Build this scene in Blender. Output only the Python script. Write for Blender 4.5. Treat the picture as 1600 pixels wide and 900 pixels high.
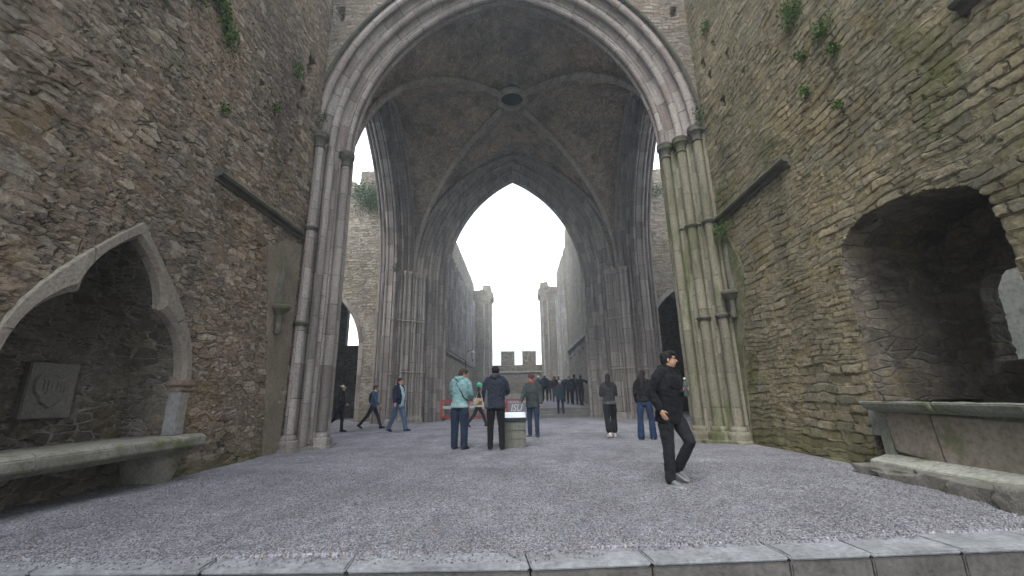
import bpy, bmesh, math, random
import numpy as np
from mathutils import Vector, Matrix, noise as mnoise

rad = math.radians
random.seed(7); rng = np.random.default_rng(7)
for o in list(bpy.data.objects): bpy.data.objects.remove(o)
SC = bpy.context.scene
COL = SC.collection

# ------------------------------------------------------------------ camera, sky, sun, exposure
cam_d = bpy.data.cameras.new('camera'); cam = bpy.data.objects.new('camera', cam_d); COL.objects.link(cam)
SC.camera = cam
P, Rl, Yw = rad(14.5), rad(1.1), rad(0.7)
fw = Matrix.Rotation(Yw, 3, 'Z') @ Vector((0, math.cos(P), math.sin(P)))
rt = Matrix.Rotation(Yw, 3, 'Z') @ Vector((1, 0, 0)); up = rt.cross(fw)
r2 = math.cos(Rl)*rt - math.sin(Rl)*up; u2 = math.cos(Rl)*up + math.sin(Rl)*rt
m = Matrix((r2, u2, -fw)).transposed().to_4x4(); m.translation = Vector((0, 0, 1.16)); cam.matrix_world = m
cam_d.sensor_width = 36; cam_d.lens = 36*650/1600; cam_d.clip_start = .05; cam_d.clip_end = 3000

SUN_EL, SUN_AZ = rad(52), rad(200)       # azimuth from +Y clockwise: behind the camera, slightly left
W = bpy.data.worlds.new('World'); SC.world = W; W.use_nodes = True
nt = W.node_tree; bg = nt.nodes['Background']
sky = nt.nodes.new('ShaderNodeTexSky'); sky.sky_type = 'NISHITA'; sky.sun_disc = False
sky.sun_elevation = SUN_EL; sky.sun_rotation = SUN_AZ; sky.air_density = 1.3; sky.dust_density = 3
tcw = nt.nodes.new('ShaderNodeTexCoord'); mpw = nt.nodes.new('ShaderNodeMapping'); mpw.inputs['Scale'].default_value = (1, 1, 2.4)
nzw = nt.nodes.new('ShaderNodeTexNoise'); nzw.inputs['Scale'].default_value = 2.6; nzw.inputs['Detail'].default_value = 7
rpw = nt.nodes.new('ShaderNodeValToRGB')
rpw.color_ramp.elements[0].position = .36; rpw.color_ramp.elements[0].color = (3.7, 4.3, 4.7, 1)
rpw.color_ramp.elements[1].position = .52; rpw.color_ramp.elements[1].color = (11.5, 12.0, 12.6, 1)
mxw = nt.nodes.new('ShaderNodeMix'); mxw.data_type = 'RGBA'; mxw.inputs[0].default_value = .88
nt.links.new(tcw.outputs['Generated'], mpw.inputs[0]); nt.links.new(mpw.outputs[0], nzw.inputs['Vector'])
nt.links.new(nzw.outputs['Fac'], rpw.inputs[0]); nt.links.new(sky.outputs[0], mxw.inputs[6]); nt.links.new(rpw.outputs[0], mxw.inputs[7])
nt.links.new(mxw.outputs[2], bg.inputs[0]); bg.inputs[1].default_value = .11
sd = bpy.data.lights.new('sun', 'SUN'); sd.energy = .9; sd.angle = rad(25); sd.color = (1, .97, .92)
sun = bpy.data.objects.new('sun', sd); COL.objects.link(sun)
sv = Vector((math.sin(SUN_AZ)*math.cos(SUN_EL), math.cos(SUN_AZ)*math.cos(SUN_EL), math.sin(SUN_EL)))
sun.rotation_euler = sv.to_track_quat('Z', 'Y').to_euler()
SC.view_settings.view_transform = 'Standard'; SC.view_settings.look = 'None'
SC.view_settings.gamma = 1; SC.view_settings.use_curve_mapping = False
SC.view_settings.exposure = 1.6
SC.render.engine = 'CYCLES'; SC.cycles.max_bounces = 6; SC.cycles.diffuse_bounces = 4; SC.cycles.volume_bounces = 0
SC.cycles.use_denoising = True

# ------------------------------------------------------------------ node helpers
def newmat(name, rough=.9, disp=False):
    m = bpy.data.materials.new(name); m.use_nodes = True
    b = m.node_tree.nodes['Principled BSDF']; b.inputs['Roughness'].default_value = rough
    b.inputs['Specular IOR Level'].default_value = .25
    if disp: m.displacement_method = 'BOTH'
    return m, m.node_tree, b
def N(nt, t, **kw):
    n = nt.nodes.new('ShaderNode'+t)
    for k, v in kw.items():
        if k in n.inputs: n.inputs[k].default_value = v
        else: setattr(n, k, v)
    return n
def L(nt, a, b): nt.links.new(a, b)
def noise(nt, vec, scale, detail=5, rough=.55, dist=0):
    n = N(nt, 'TexNoise', Scale=scale, Detail=detail, Roughness=rough, Distortion=dist)
    if vec is not None: L(nt, vec, n.inputs['Vector'])
    return n.outputs['Fac']
def math_(nt, op, a, b=None, c=None, clamp=False):
    n = N(nt, 'Math', operation=op, use_clamp=clamp)
    for i, v in enumerate((a, b, c)):
        if v is None: continue
        if isinstance(v, (int, float)): n.inputs[i].default_value = v
        else: L(nt, v, n.inputs[i])
    return n.outputs[0]
def mrange(nt, v, a, b, c=0, d=1, smooth=False):
    n = N(nt, 'MapRange'); n.clamp = True
    if smooth: n.interpolation_type = 'SMOOTHSTEP'
    L(nt, v, n.inputs[0])
    for i, x in enumerate((a, b, c, d)): n.inputs[i+1].default_value = x
    return n.outputs[0]
def ramp(nt, v, stops):
    n = N(nt, 'ValToRGB'); cr = n.color_ramp
    while len(cr.elements) < len(stops): cr.elements.new(.5)
    for e, (p, c) in zip(cr.elements, stops): e.position = p; e.color = (*c, 1)
    L(nt, v, n.inputs[0]); return n.outputs[0]
def mixc(nt, f, a, b, blend='MIX'):
    n = N(nt, 'Mix', data_type='RGBA', blend_type=blend)
    for i, v in ((0, f), (6, a), (7, b)):
        if isinstance(v, (int, float)): n.inputs[i].default_value = v
        elif isinstance(v, tuple): n.inputs[i].default_value = (*v, 1)
        else: L(nt, v, n.inputs[i])
    return n.outputs[2]
def geo_pos(nt):
    return N(nt, 'NewGeometry').outputs['Position']
def mapped(nt, vec, s, loc=(0, 0, 0)):
    n = N(nt, 'Mapping'); n.inputs['Scale'].default_value = s; n.inputs['Location'].default_value = loc
    L(nt, vec, n.inputs[0]); return n.outputs[0]
def vadd(nt, a, b):
    n = N(nt, 'VectorMath', operation='ADD'); L(nt, a, n.inputs[0]); L(nt, b, n.inputs[1]); return n.outputs[0]
def vscale(nt, a, s):
    n = N(nt, 'VectorMath', operation='SCALE'); L(nt, a, n.inputs[0]); n.inputs['Scale'].default_value = s; return n.outputs[0]

def rubble(name, cols, mortar, scale=(3.0, 3.0, 7.5), moss=.25, depth=.05, low=None, big=.5, bright=1.0, gap=.5, stain=.5, mossz=None, joint=.6, mlo=.45, midl=1.5, course=None):
    """rubble masonry: irregular stones in rough courses, real displacement"""
    m, nt, b = newmat(name, .92, True)
    co = N(nt, 'TexCoord').outputs['Object']
    dn = N(nt, 'TexNoise', Scale=1.3, Detail=3); L(nt, co, dn.inputs['Vector'])
    dn2 = N(nt, 'TexNoise', Scale=7, Detail=3); L(nt, co, dn2.inputs['Vector'])
    w = vadd(nt, co, vscale(nt, dn.outputs['Color'], .16)); w = vadd(nt, w, vscale(nt, dn2.outputs['Color'], .05))
    def cells(sc, loc):
        v = mapped(nt, w, sc, loc)
        e = N(nt, 'TexVoronoi', feature='DISTANCE_TO_EDGE', Scale=1.0, Randomness=.8); L(nt, v, e.inputs['Vector'])
        f = N(nt, 'TexVoronoi', feature='F1', Scale=1.0, Randomness=.8); L(nt, v, f.inputs['Vector'])
        s = N(nt, 'SeparateColor'); L(nt, f.outputs['Color'], s.inputs[0])
        return e.outputs['Distance'], s.outputs[0], s.outputs[1]
    if course:
        sp_ = N(nt, 'SeparateXYZ'); L(nt, co, sp_.inputs[0])
        wz = math_(nt, 'ADD', math_(nt, 'MULTIPLY', noise(nt, co, .7, 2), .34), math_(nt, 'ADD', math_(nt, 'MULTIPLY', noise(nt, mapped(nt, co, (1, 1, .7), (2, 2, 2)), 2.6, 4), .10), math_(nt, 'MULTIPLY', noise(nt, co, 16, 3), .03)))
        ws = math_(nt, 'ADD', math_(nt, 'MULTIPLY', noise(nt, mapped(nt, co, (1, 1, 2), (8, 1, 2)), 3.5, 4), .30), math_(nt, 'MULTIPLY', noise(nt, mapped(nt, co, (1, 1, 1), (3, 3, 8)), 14, 3), .05))
        cv = N(nt, 'CombineXYZ'); L(nt, math_(nt, 'ADD', math_(nt, 'ADD', sp_.outputs[0], sp_.outputs[1]), ws), cv.inputs[0]); L(nt, math_(nt, 'ADD', sp_.outputs[2], wz), cv.inputs[1])
        def bricks(bw, rh, off):
            br = N(nt, 'TexBrick', Scale=1.0); L(nt, mapped(nt, cv.outputs[0], (1, 1, 1), off), br.inputs['Vector'])
            br.inputs['Color1'].default_value = (0, 0, 0, 1); br.inputs['Color2'].default_value = (1, 1, 1, 1); br.inputs['Mortar'].default_value = (.5, .5, .5, 1)
            br.inputs['Mortar Size'].default_value = rh*.17; br.inputs['Mortar Smooth'].default_value = .9
            br.inputs['Brick Width'].default_value = bw; br.inputs['Row Height'].default_value = rh; br.offset = .37; br.squash = 1.5; br.squash_frequency = 3; br.offset_frequency = 2
            q = N(nt, 'SeparateColor'); L(nt, br.outputs['Color'], q.inputs[0]); f = math_(nt, 'SUBTRACT', 1.0, br.outputs['Fac'])
            return f, q.outputs[0], math_(nt, 'FRACT', math_(nt, 'MULTIPLY', q.outputs[0], 7.3))
        e1, ra, rb = bricks(*course, (0, 0, 0))
    else: e1, ra, rb = cells(scale, (0, 0, 0))
    if course: e2, rc, rd = bricks(course[0]*.55, course[1]*.58, (3.3, 1.7, 0))
    else: e2, rc, rd = cells(tuple(s*2.1 for s in scale), (3.3, 1.7, 9.1))
    msk = mrange(nt, noise(nt, co, .9, 3), .5+.12*(big-.5)*4-.04, .5+.12*(big-.5)*4+.04)
    def mixf(f, a, bb):
        n = N(nt, 'Mix', data_type='FLOAT'); L(nt, f, n.inputs[0]); L(nt, a, n.inputs[2]); L(nt, bb, n.inputs[3]); return n.outputs[0]
    e = mixf(msk, e1, e2); cr = mixf(msk, ra, rc); hr = mixf(msk, rb, rd)
    jn = noise(nt, co, 9, 4, .65)
    jw = math_(nt, 'MULTIPLY', jn, .12)
    stone = math_(nt, 'MULTIPLY', e, 1.0, clamp=True) if course else math_(nt, 'DIVIDE', e, math_(nt, 'ADD', jw, .03), clamp=True)
    stone = mrange(nt, stone, .1, .9, smooth=True)
    stone = math_(nt, 'MAXIMUM', stone, mrange(nt, noise(nt, mapped(nt, co, (1, 1, .55), (7, 7, 7)), 2.6, 4, .6), .44, .62))
    fine = noise(nt, co, 14, 8, .7); mid = noise(nt, co, 3.2, 6, .6); grit = noise(nt, co, 60, 4, .6)
    # colour
    k = len(cols); stops = [((i+.5)/k, c) for i, c in enumerate(cols)]
    cn = math_(nt, 'ADD', math_(nt, 'MULTIPLY', cr, .74), math_(nt, 'MULTIPLY', mid, .26))
    c = ramp(nt, cn, stops)
    c = mixc(nt, 1.0, c, ramp(nt, fine, [(.25, (.5, .48, .46)), (.5, (.95, .95, .95)), (.75, (1.5, 1.47, 1.42))]), 'MULTIPLY')
    c = mixc(nt, math_(nt, 'SUBTRACT', 1.0, stone), c, mixc(nt, mrange(nt, jn, .35, .65), tuple(x*mlo for x in mortar), mortar))
    st = noise(nt, mapped(nt, co, (1, 1, .45)), .55, 6, .62)
    c = mixc(nt, stain, c, ramp(nt, st, [(.32, (.5, .5, .52)), (.5, (1, 1, 1)), (.68, (1.35, 1.25, 1.1))]), 'MULTIPLY')
    lich = mrange(nt, noise(nt, co, 2.3, 8, .7), .6, .68)
    c = mixc(nt, math_(nt, 'MULTIPLY', lich, .35), c, (.26, .25, .21))
    yl = mrange(nt, noise(nt, mapped(nt, co, (1, 1, 1), (5, 9, 2)), 1.1, 7, .65), .56, .7)
    c = mixc(nt, math_(nt, 'MULTIPLY', yl, .5), c, mixc(nt, fine, (.12, .09, .03), (.26, .20, .09)))
    mm = mrange(nt, noise(nt, mapped(nt, co, (1, 1, .6), (11, 3, 7)), 1.0, 8, .68), .66-moss*.3, .76-moss*.3)
    if low is not None:
        z = N(nt, 'SeparateXYZ'); L(nt, geo_pos(nt), z.inputs[0])
        lz = mrange(nt, math_(nt, 'ADD', z.outputs[2], math_(nt, 'MULTIPLY', mid, low)), low*.55, low*1.35, 1, 0)
        mm = math_(nt, 'MAXIMUM', mm, math_(nt, 'MULTIPLY', lz, mrange(nt, fine, .35, .55)))
    mossc = mixc(nt, fine, (.035, .045, .012), (.12, .14, .035))
    c = mixc(nt, math_(nt, 'MULTIPLY', mm, .6), c, mossc)
    if bright != 1: c = mixc(nt, 1.0, c, (bright,)*3, 'MULTIPLY')
    L(nt, c, b.inputs['Base Color'])
    # height
    h = math_(nt, 'MULTIPLY', stone, math_(nt, 'ADD', math_(nt, 'MULTIPLY', hr, .9*joint+.25), .6*joint))
    h = math_(nt, 'ADD', h, math_(nt, 'MULTIPLY', fine, .75))
    h = math_(nt, 'ADD', h, math_(nt, 'MULTIPLY', mid, 1.1))
    h = math_(nt, 'ADD', h, math_(nt, 'MULTIPLY', grit, .18))
    d = N(nt, 'Displacement', Scale=depth, Midlevel=midl); L(nt, h, d.inputs['Height'])
    L(nt, d.outputs[0], nt.nodes['Material Output'].inputs['Displacement'])
    return m

def ashlar(name, c1, c2, mortar, bw=.5, rh=.3, uv=True, moss=0, rough=.85, mort=.012, bump=1.0, streak=.5, pits=.4, mossc=(.09, .11, .03)):
    """dressed blocks; uses the swept UV map (along, across) in metres"""
    m, nt, b = newmat(name, rough)
    tc = N(nt, 'TexCoord'); co = tc.outputs['Object']; src = tc.outputs['UV'] if uv else co
    if uv == 'z':
        sx_ = N(nt, 'SeparateXYZ'); L(nt, co, sx_.inputs[0]); cx_ = N(nt, 'CombineXYZ')
        L(nt, sx_.outputs[2], cx_.inputs[0]); L(nt, math_(nt, 'ADD', math_(nt, 'MULTIPLY', sx_.outputs[0], 1.7), sx_.outputs[1]), cx_.inputs[1]); src = cx_.outputs[0]
    dn = N(nt, 'TexNoise', Scale=6, Detail=3); L(nt, co, dn.inputs['Vector'])
    v = vadd(nt, src, vscale(nt, dn.outputs['Color'], .02))
    br = N(nt, 'TexBrick', Scale=1.0); L(nt, v, br.inputs['Vector'])
    br.inputs['Color1'].default_value = (0, 0, 0, 1); br.inputs['Color2'].default_value = (1, 1, 1, 1); br.inputs['Mortar'].default_value = (.5, .5, .5, 1)
    br.inputs['Mortar Size'].default_value = mort; br.inputs['Mortar Smooth'].default_value = .3
    br.inputs['Brick Width'].default_value = bw; br.inputs['Row Height'].default_value = rh
    br.offset = .5; br.squash = 1.35; br.squash_frequency = 3
    rv = N(nt, 'SeparateColor'); L(nt, br.outputs['Color'], rv.inputs[0])
    fine = noise(nt, co, 22, 7, .65); mid = noise(nt, co, 2.5, 6, .6)
    f = math_(nt, 'ADD', math_(nt, 'MULTIPLY', rv.outputs[0], .6), math_(nt, 'MULTIPLY', mid, .4))
    mean = tuple((a+bb)/2 for a, bb in zip(c1, c2))
    c = ramp(nt, f, [(.15, c1), (.5, mean), (.85, c2)])
    c = mixc(nt, 1.0, c, ramp(nt, fine, [(.25, (.6, .59, .58)), (.5, (1, 1, 1)), (.78, (1.35, 1.34, 1.3))]), 'MULTIPLY')
    st = noise(nt, mapped(nt, co, (3.5, 3.5, .35)), 1.0, 6, .65)
    c = mixc(nt, streak, c, ramp(nt, st, [(.34, (.55, .55, .56)), (.5, (1, 1, 1)), (.68, (1.3, 1.28, 1.25))]), 'MULTIPLY')
    jm = math_(nt, 'MULTIPLY', br.outputs['Fac'], mrange(nt, noise(nt, co, 5, 4), .35, .55))
    c = mixc(nt, jm, c, mortar)
    pit = mrange(nt, noise(nt, co, 13, 5, .6), .63, .7)
    c = mixc(nt, math_(nt, 'MULTIPLY', pit, pits), c, (.05, .05, .045))
    if moss:
        mm = mrange(nt, noise(nt, mapped(nt, co, (1.5, 1.5, .4), (4, 2, 8)), 1.2, 7, .65), .64-moss*.3, .76-moss*.3)
        c = mixc(nt, math_(nt, 'MULTIPLY', mm, .75), c, mossc)
    L(nt, c, b.inputs['Base Color'])
    h = math_(nt, 'SUBTRACT', math_(nt, 'MULTIPLY', fine, .5), math_(nt, 'MULTIPLY', jm, .9))
    h = math_(nt, 'ADD', h, math_(nt, 'MULTIPLY', rv.outputs[0], .25)); h = math_(nt, 'ADD', h, math_(nt, 'MULTIPLY', mid, .8))
    h = math_(nt, 'SUBTRACT', h, math_(nt, 'MULTIPLY', pit, .8*pits))
    bp = N(nt, 'Bump', Strength=.8*bump, Distance=.03); L(nt, h, bp.inputs['Height']); L(nt, bp.outputs[0], b.inputs['Normal'])
    return m

def stone(name, c1, c2, scale=3, rough=.85, bump=.5, moss=0, spots=.3, mossc=(.10, .12, .04)):
    m, nt, b = newmat(name, rough)
    co = N(nt, 'TexCoord').outputs['Object']
    n1 = noise(nt, co, scale, 7, .65); n2 = noise(nt, co, scale*9, 5, .65)
    c = ramp(nt, n1, [(.3, c1), (.7, c2)])
    c = mixc(nt, 1.0, c, ramp(nt, n2, [(.25, (.6, .6, .6)), (.5, (1, 1, 1)), (.8, (1.35, 1.35, 1.35))]), 'MULTIPLY')
    sp = mrange(nt, noise(nt, co, scale*2.7, 6, .7), .6, .68)
    c = mixc(nt, math_(nt, 'MULTIPLY', sp, spots), c, (.05, .05, .045))
    if moss:
        mm = mrange(nt, noise(nt, mapped(nt, co, (1, 1, 1), (4, 2, 8)), 2.2, 7, .65), .64-moss*.3, .76-moss*.3)
        c = mixc(nt, math_(nt, 'MULTIPLY', mm, .8), c, mossc)
    L(nt, c, b.inputs['Base Color'])
    h = math_(nt, 'ADD', math_(nt, 'MULTIPLY', n1, 1.0), math_(nt, 'MULTIPLY', n2, .4))
    bp = N(nt, 'Bump', Strength=bump, Distance=.04); L(nt, h, bp.inputs['Height']); L(nt, bp.outputs[0], b.inputs['Normal'])
    return m

def plain(name, col, rough=.7, metal=0, var=.0, bumps=0, bscale=40):
    m, nt, b = newmat(name, rough); b.inputs['Metallic'].default_value = metal
    co = N(nt, 'TexCoord').outputs['Object']
    if var:
        n = noise(nt, co, 7, 5, .6)
        c = mixc(nt, 1.0, col, ramp(nt, n, [(.3, (1-var,)*3), (.7, (1+var,)*3)]), 'MULTIPLY'); L(nt, c, b.inputs['Base Color'])
    else: b.inputs['Base Color'].default_value = (*col, 1)
    if bumps:
        bp = N(nt, 'Bump', Strength=bumps, Distance=.01); L(nt, noise(nt, co, bscale, 4), bp.inputs['Height']); L(nt, bp.outputs[0], b.inputs['Normal'])
    return m

_cl = {}
def cloth(col, rough=.85):
    key = (col, rough)
    if key not in _cl:
        m, nt, b = newmat('cloth', rough); co = N(nt, 'TexCoord').outputs['Object']
        n = noise(nt, co, 6, 4, .6); w = noise(nt, co, 300, 2)
        c = mixc(nt, 1.0, col, ramp(nt, n, [(.3, (.75,)*3), (.7, (1.3,)*3)]), 'MULTIPLY'); L(nt, c, b.inputs['Base Color'])
        b.inputs['Sheen Weight'].default_value = .03
        h = math_(nt, 'ADD', math_(nt, 'MULTIPLY', noise(nt, co, 9, 3, .5, .8), 1.0), math_(nt, 'MULTIPLY', w, .05))
        bp = N(nt, 'Bump', Strength=.7, Distance=.03); L(nt, h, bp.inputs['Height']); L(nt, bp.outputs[0], b.inputs['Normal'])
        _cl[key] = m
    return _cl[key]

# ------------------------------------------------------------------ object helpers
def tag(o, label=None, cat=None, group=None, kind=None):
    if label: o['label'] = label
    if cat: o['category'] = cat
    if group: o['group'] = group
    if kind: o['kind'] = kind
    return o
def thing(name, label, cat, loc=(0, 0, 0), rz=0, group=None):
    o = bpy.data.objects.new(name, None); o.empty_display_size = .2; COL.objects.link(o)
    o.location = loc; o.rotation_euler = (0, 0, rz)
    return tag(o, label, cat, group)
def link(name, me, mat=None, parent=None, smooth=False):
    o = bpy.data.objects.new(name, me); COL.objects.link(o)
    if mat is not None and not me.materials: me.materials.append(mat)
    if parent: o.parent = parent
    if smooth:
        me.polygons.foreach_set('use_smooth', [True]*len(me.polygons))
    return o
def mesh_np(name, V, F, UV=None):
    me = bpy.data.meshes.new(name); V = np.asarray(V, float)
    F = [tuple(int(i) for i in f) for f in F] if not isinstance(F, np.ndarray) else F
    if isinstance(F, np.ndarray):
        n, k = F.shape
        me.vertices.add(len(V)); me.vertices.foreach_set('co', V.ravel())
        me.loops.add(n*k); me.loops.foreach_set('vertex_index', F.astype(np.int32).ravel())
        me.polygons.add(n); me.polygons.foreach_set('loop_start', np.arange(0, n*k, k, dtype=np.int32))
        me.update(calc_edges=True)
    else:
        me.from_pydata([tuple(v) for v in V], [], F)
    if UV is not None:
        lay = me.uv_layers.new(name='UVMap'); idx = np.empty(len(me.loops), np.int32); me.loops.foreach_get('vertex_index', idx)
        lay.data.foreach_set('uv', np.asarray(UV, float)[idx].ravel())
    me.validate(); return me
class MB:
    """collects shapes that become ONE mesh"""
    def __init__(s): s.V = []; s.F = []
    def add(s, V, F):
        n = len(s.V); s.V += [tuple(v) for v in V]; s.F += [tuple(i+n for i in f) for f in F]; return s
    def box(s, x0, x1, y0, y1, z0, z1, jit=0, top=(0, 0)):
        V = [(x, y, z) for z in (z0, z1) for (x, y) in ((x0, y0), (x1, y0), (x1, y1), (x0, y1))]
        V = [(x+random.uniform(-jit, jit), y+random.uniform(-jit, jit), z+random.uniform(-jit, jit)) for x, y, z in V]
        return s.add(V, [(3, 2, 1, 0), (4, 5, 6, 7), (0, 1, 5, 4), (1, 2, 6, 5), (2, 3, 7, 6), (3, 0, 4, 7)])
    def tube(s, pts, r, n=8, cap=True, sq=None):
        pts = [Vector(p) for p in pts]; rs = r if isinstance(r, (list, tuple)) else [r]*len(pts)
        V = []; F = []; t0 = None
        for i, p in enumerate(pts):
            t = (pts[min(i+1, len(pts)-1)]-pts[max(i-1, 0)]).normalized()
            if t0 is None:
                a = Vector((0, 0, 1)) if abs(t.z) < .9 else Vector((0, 1, 0)); u = t.cross(a).normalized()
            else: u = (u - t*u.dot(t)).normalized()
            t0 = t; v = t.cross(u)
            for k in range(n):
                a = 2*math.pi*k/n; V.append(p+rs[i]*(math.cos(a)*u+math.sin(a)*v))
        for i in range(len(pts)-1):
            for k in range(n):
                F.append((i*n+k, i*n+(k+1) % n, (i+1)*n+(k+1) % n, (i+1)*n+k))
        if cap: F.append(tuple(range(n-1, -1, -1))); F.append(tuple((len(pts)-1)*n+k for k in range(n)))
        return s.add(V, F)
    def lathe(s, prof, c, n=20, sx=1, sy=1):
        V = []; F = []
        for r, z in prof:
            for k in range(n):
                a = 2*math.pi*k/n; V.append((c[0]+sx*r*math.cos(a), c[1]+sy*r*math.sin(a), c[2]+z))
        for i in range(len(prof)-1):
            for k in range(n): F.append((i*n+k, i*n+(k+1) % n, (i+1)*n+(k+1) % n, (i+1)*n+k))
        F.append(tuple(range(n-1, -1, -1))); F.append(tuple((len(prof)-1)*n+k for k in range(n)))
        return s.add(V, F)
    def prism(s, poly, axis, a, b):
        """poly of 2D points extruded along axis ('x','y','z') from a to b"""
        def P(p, h): return {'x': (h, p[0], p[1]), 'y': (p[0], h, p[1]), 'z': (p[0], p[1], h)}[axis]
        n = len(poly); V = [P(p, a) for p in poly]+[P(p, b) for p in poly]
        F = [tuple(range(n-1, -1, -1)), tuple(range(n, 2*n))]+[(i, (i+1) % n, n+(i+1) % n, n+i) for i in range(n)]
        return s.add(V, F)
    def build(s, name, mat, parent=None, smooth=False, bevel=0, rough=0, sub=0):
        me = bpy.data.meshes.new(name); me.from_pydata(s.V, [], s.F)
        bm = bmesh.new(); bm.from_mesh(me)
        bmesh.ops.recalc_face_normals(bm, faces=bm.faces)
        if bevel:
            bmesh.ops.bevel(bm, geom=[e for e in bm.edges if len(e.link_faces) == 2 and e.calc_face_angle() > .5], offset=bevel, segments=2, affect='EDGES', clamp_overlap=True)
        if sub:
            for _ in range(sub):
                bmesh.ops.subdivide_edges(bm, edges=bm.edges, cuts=1, use_grid_fill=True)
        if rough:
            bm.normal_update()
            for v in bm.verts:
                q = v.co*6; d = mnoise.noise(q)*.7+mnoise.noise(q*3.1)*.4; v.co += v.normal*d*rough
        bm.to_mesh(me); bm.free()
        o = link(name, me, mat, parent, smooth)
        if smooth:
            try: me.set_sharp_from_angle(angle=rad(42))
            except Exception: pass
        return o

def inpoly(P, poly):
    x, y = P[:, 0], P[:, 1]; r = np.zeros(len(P), bool); n = len(poly); j = n-1
    for i in range(n):
        xi, yi = poly[i]; xj, yj = poly[j]
        c = ((yi > y) != (yj > y)) & (x < (xj-xi)*(y-yi)/((yj-yi) if yj != yi else 1e-9)+xi); r ^= c; j = i
    return r
def nearest(P, poly):
    best = np.full(len(P), 1e9); out = P.copy(); n = len(poly)
    for i in range(n):
        a = np.array(poly[i], float); b = np.array(poly[(i+1) % n], float); d = b-a; L2 = d@d
        if L2 < 1e-12: continue
        t = np.clip(((P-a)@d)/L2, 0, 1); q = a+t[:, None]*d; dist = ((P-q)**2).sum(1)
        k = dist < best; best[k] = dist[k]; out[k] = q[k]
    return out
def steps(a, b, s):
    n = max(1, int(round((b-a)/s))); return list(np.linspace(a, b, n+1))
def masonry(name, S, Z, mapf, mat, parent=None, holes=(), pits=(), outer=None, thick=1.2, revmat=None, toward=1):
    """dense wall sheet over (s,z), holes cut to outline, all borders extruded back: mapf(s,z,depth)->xyz"""
    S = np.array(S); Z = np.array(Z); ns, nz = len(S), len(Z)
    G = np.stack(np.meshgrid(S, Z, indexing='ij'), -1).reshape(-1, 2)
    idx = np.arange(ns*nz).reshape(ns, nz)
    Fq = np.stack([idx[:-1, :-1], idx[1:, :-1], idx[1:, 1:], idx[:-1, 1:]], -1).reshape(-1, 4)
    keep = np.ones(len(Fq), bool)
    for h in ([('h', q) for q in holes]+([('o', outer)] if outer is not None else [])):
        ins = inpoly(G, h[1]);  ins = ins if h[0] == 'h' else ~ins
        cnt = ins[Fq].sum(1)
        keep &= cnt < 4
        if h[0] == 'h' or True:
            border = np.zeros(len(G), bool); border[Fq[(cnt > 0) & (cnt < 4)].ravel()] = True
            mv = border & ins
            G[mv] = nearest(G[mv], h[1])
    Fq = Fq[keep]
    D = np.zeros(len(G))
    for (ps, pz, w, hh, dd) in pits:
        k = (np.abs(G[:, 0]-ps) < w/2) & (np.abs(G[:, 1]-pz) < hh/2*(1-.6*np.clip((G[:, 1]-pz)/hh, -.5, .5))); D[k] = dd
    # boundary extrusion
    E = {}
    for a, b in ((0, 1), (1, 2), (2, 3), (3, 0)):
        for i, j in zip(Fq[:, a], Fq[:, b]):
            kk = (i, j) if i < j else (j, i)
            if kk in E: E[kk] = None
            else: E[kk] = (i, j)
    be = [e for e in E.values() if e is not None]
    V = mapf(G[:, 0], G[:, 1], D)
    used = sorted({i for e in be for i in e}); mp = {}; V2 = []
    nd = 4
    F = [tuple(f) for f in Fq]
    for i in used:
        mp[i] = []
        for k in range(1, nd+1):
            mp[i].append(len(V)+len(V2)); V2.append(mapf(G[i:i+1, 0], G[i:i+1, 1], np.array([thick*k/nd]))[0])
    for i, j in be:
        a, b = i, j
        for k in range(nd):
            F.append((b, a, mp[i][k], mp[j][k])); a, b = mp[i][k], mp[j][k]
    V = np.vstack([V, np.array(V2)]) if V2 else V
    F = np.array(F); nfront = len(Fq)
    if toward < 0: F = F[:, ::-1]
    me = mesh_np(name, V, F)
    bm = bmesh.new(); bm.from_mesh(me)
    loose = [v for v in bm.verts if not v.link_faces]; bmesh.ops.delete(bm, geom=loose, context='VERTS')
    bm.to_mesh(me); bm.free()
    ob = link(name, me, mat, parent, smooth=True)
    if revmat is not None:
        me.materials.append(revmat); mi = np.zeros(len(me.polygons), np.int32); mi[nfront:] = 1
        me.polygons.foreach_set('material_index', mi)
    return ob

def arch_curve(u, a, zs, h, n=28, half=False):
    """2D outline of a pointed arch offset outward by u: left foot -> apex -> right foot (springing at zs)"""
    c = max(0, (h*h-a*a)/(2*a)); R = a+c; r = R+u; ph = math.acos(min(1, c/r))
    right = [(-c+r*math.cos(ph*i/n), zs+r*math.sin(ph*i/n)) for i in range(n+1)]
    left = [(-x, z) for x, z in right]
    return left[:-1]+right[::-1]
def arch_poly(u, a, zs, h, z0=-.2, n=28, cx=0):
    p = arch_curve(u, a, zs, h, n); p = [(-(a+u), z0)]+p+[(a+u, z0)]
    return [(x+cx, z) for x, z in p]
def roll_profile(orders, U, V, r=.085, seg=7):
    """plan of one jamb side, from the wall face (U,V) to the middle of the soffit (u,0): stepped orders with 3/4 rolls"""
    P = [(U, V)]
    for k, (u, v) in enumerate(orders):
        cu, cv = u+r*.75, v-r*.75
        P += [(cu+r*1.5, v), (cu+r*1.15, v-.05)]
        for i in range(seg+1):
            an = math.pi*(.5+.25) - 0
            th = rad(20)+rad(230)*i/seg      # from outside, over the front, to the soffit side
            P.append((cu+r*math.cos(th), cv+r*math.sin(th)))
        P += [(u+.05, cv-r*1.15), (u, cv-r*1.5)]
        if k+1 < len(orders):
            nv = orders[k+1][1]; P.append((u+.0, nv+.06)); P.append((u-.06, nv))
        else: P.append((u, 0))
    return P
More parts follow.
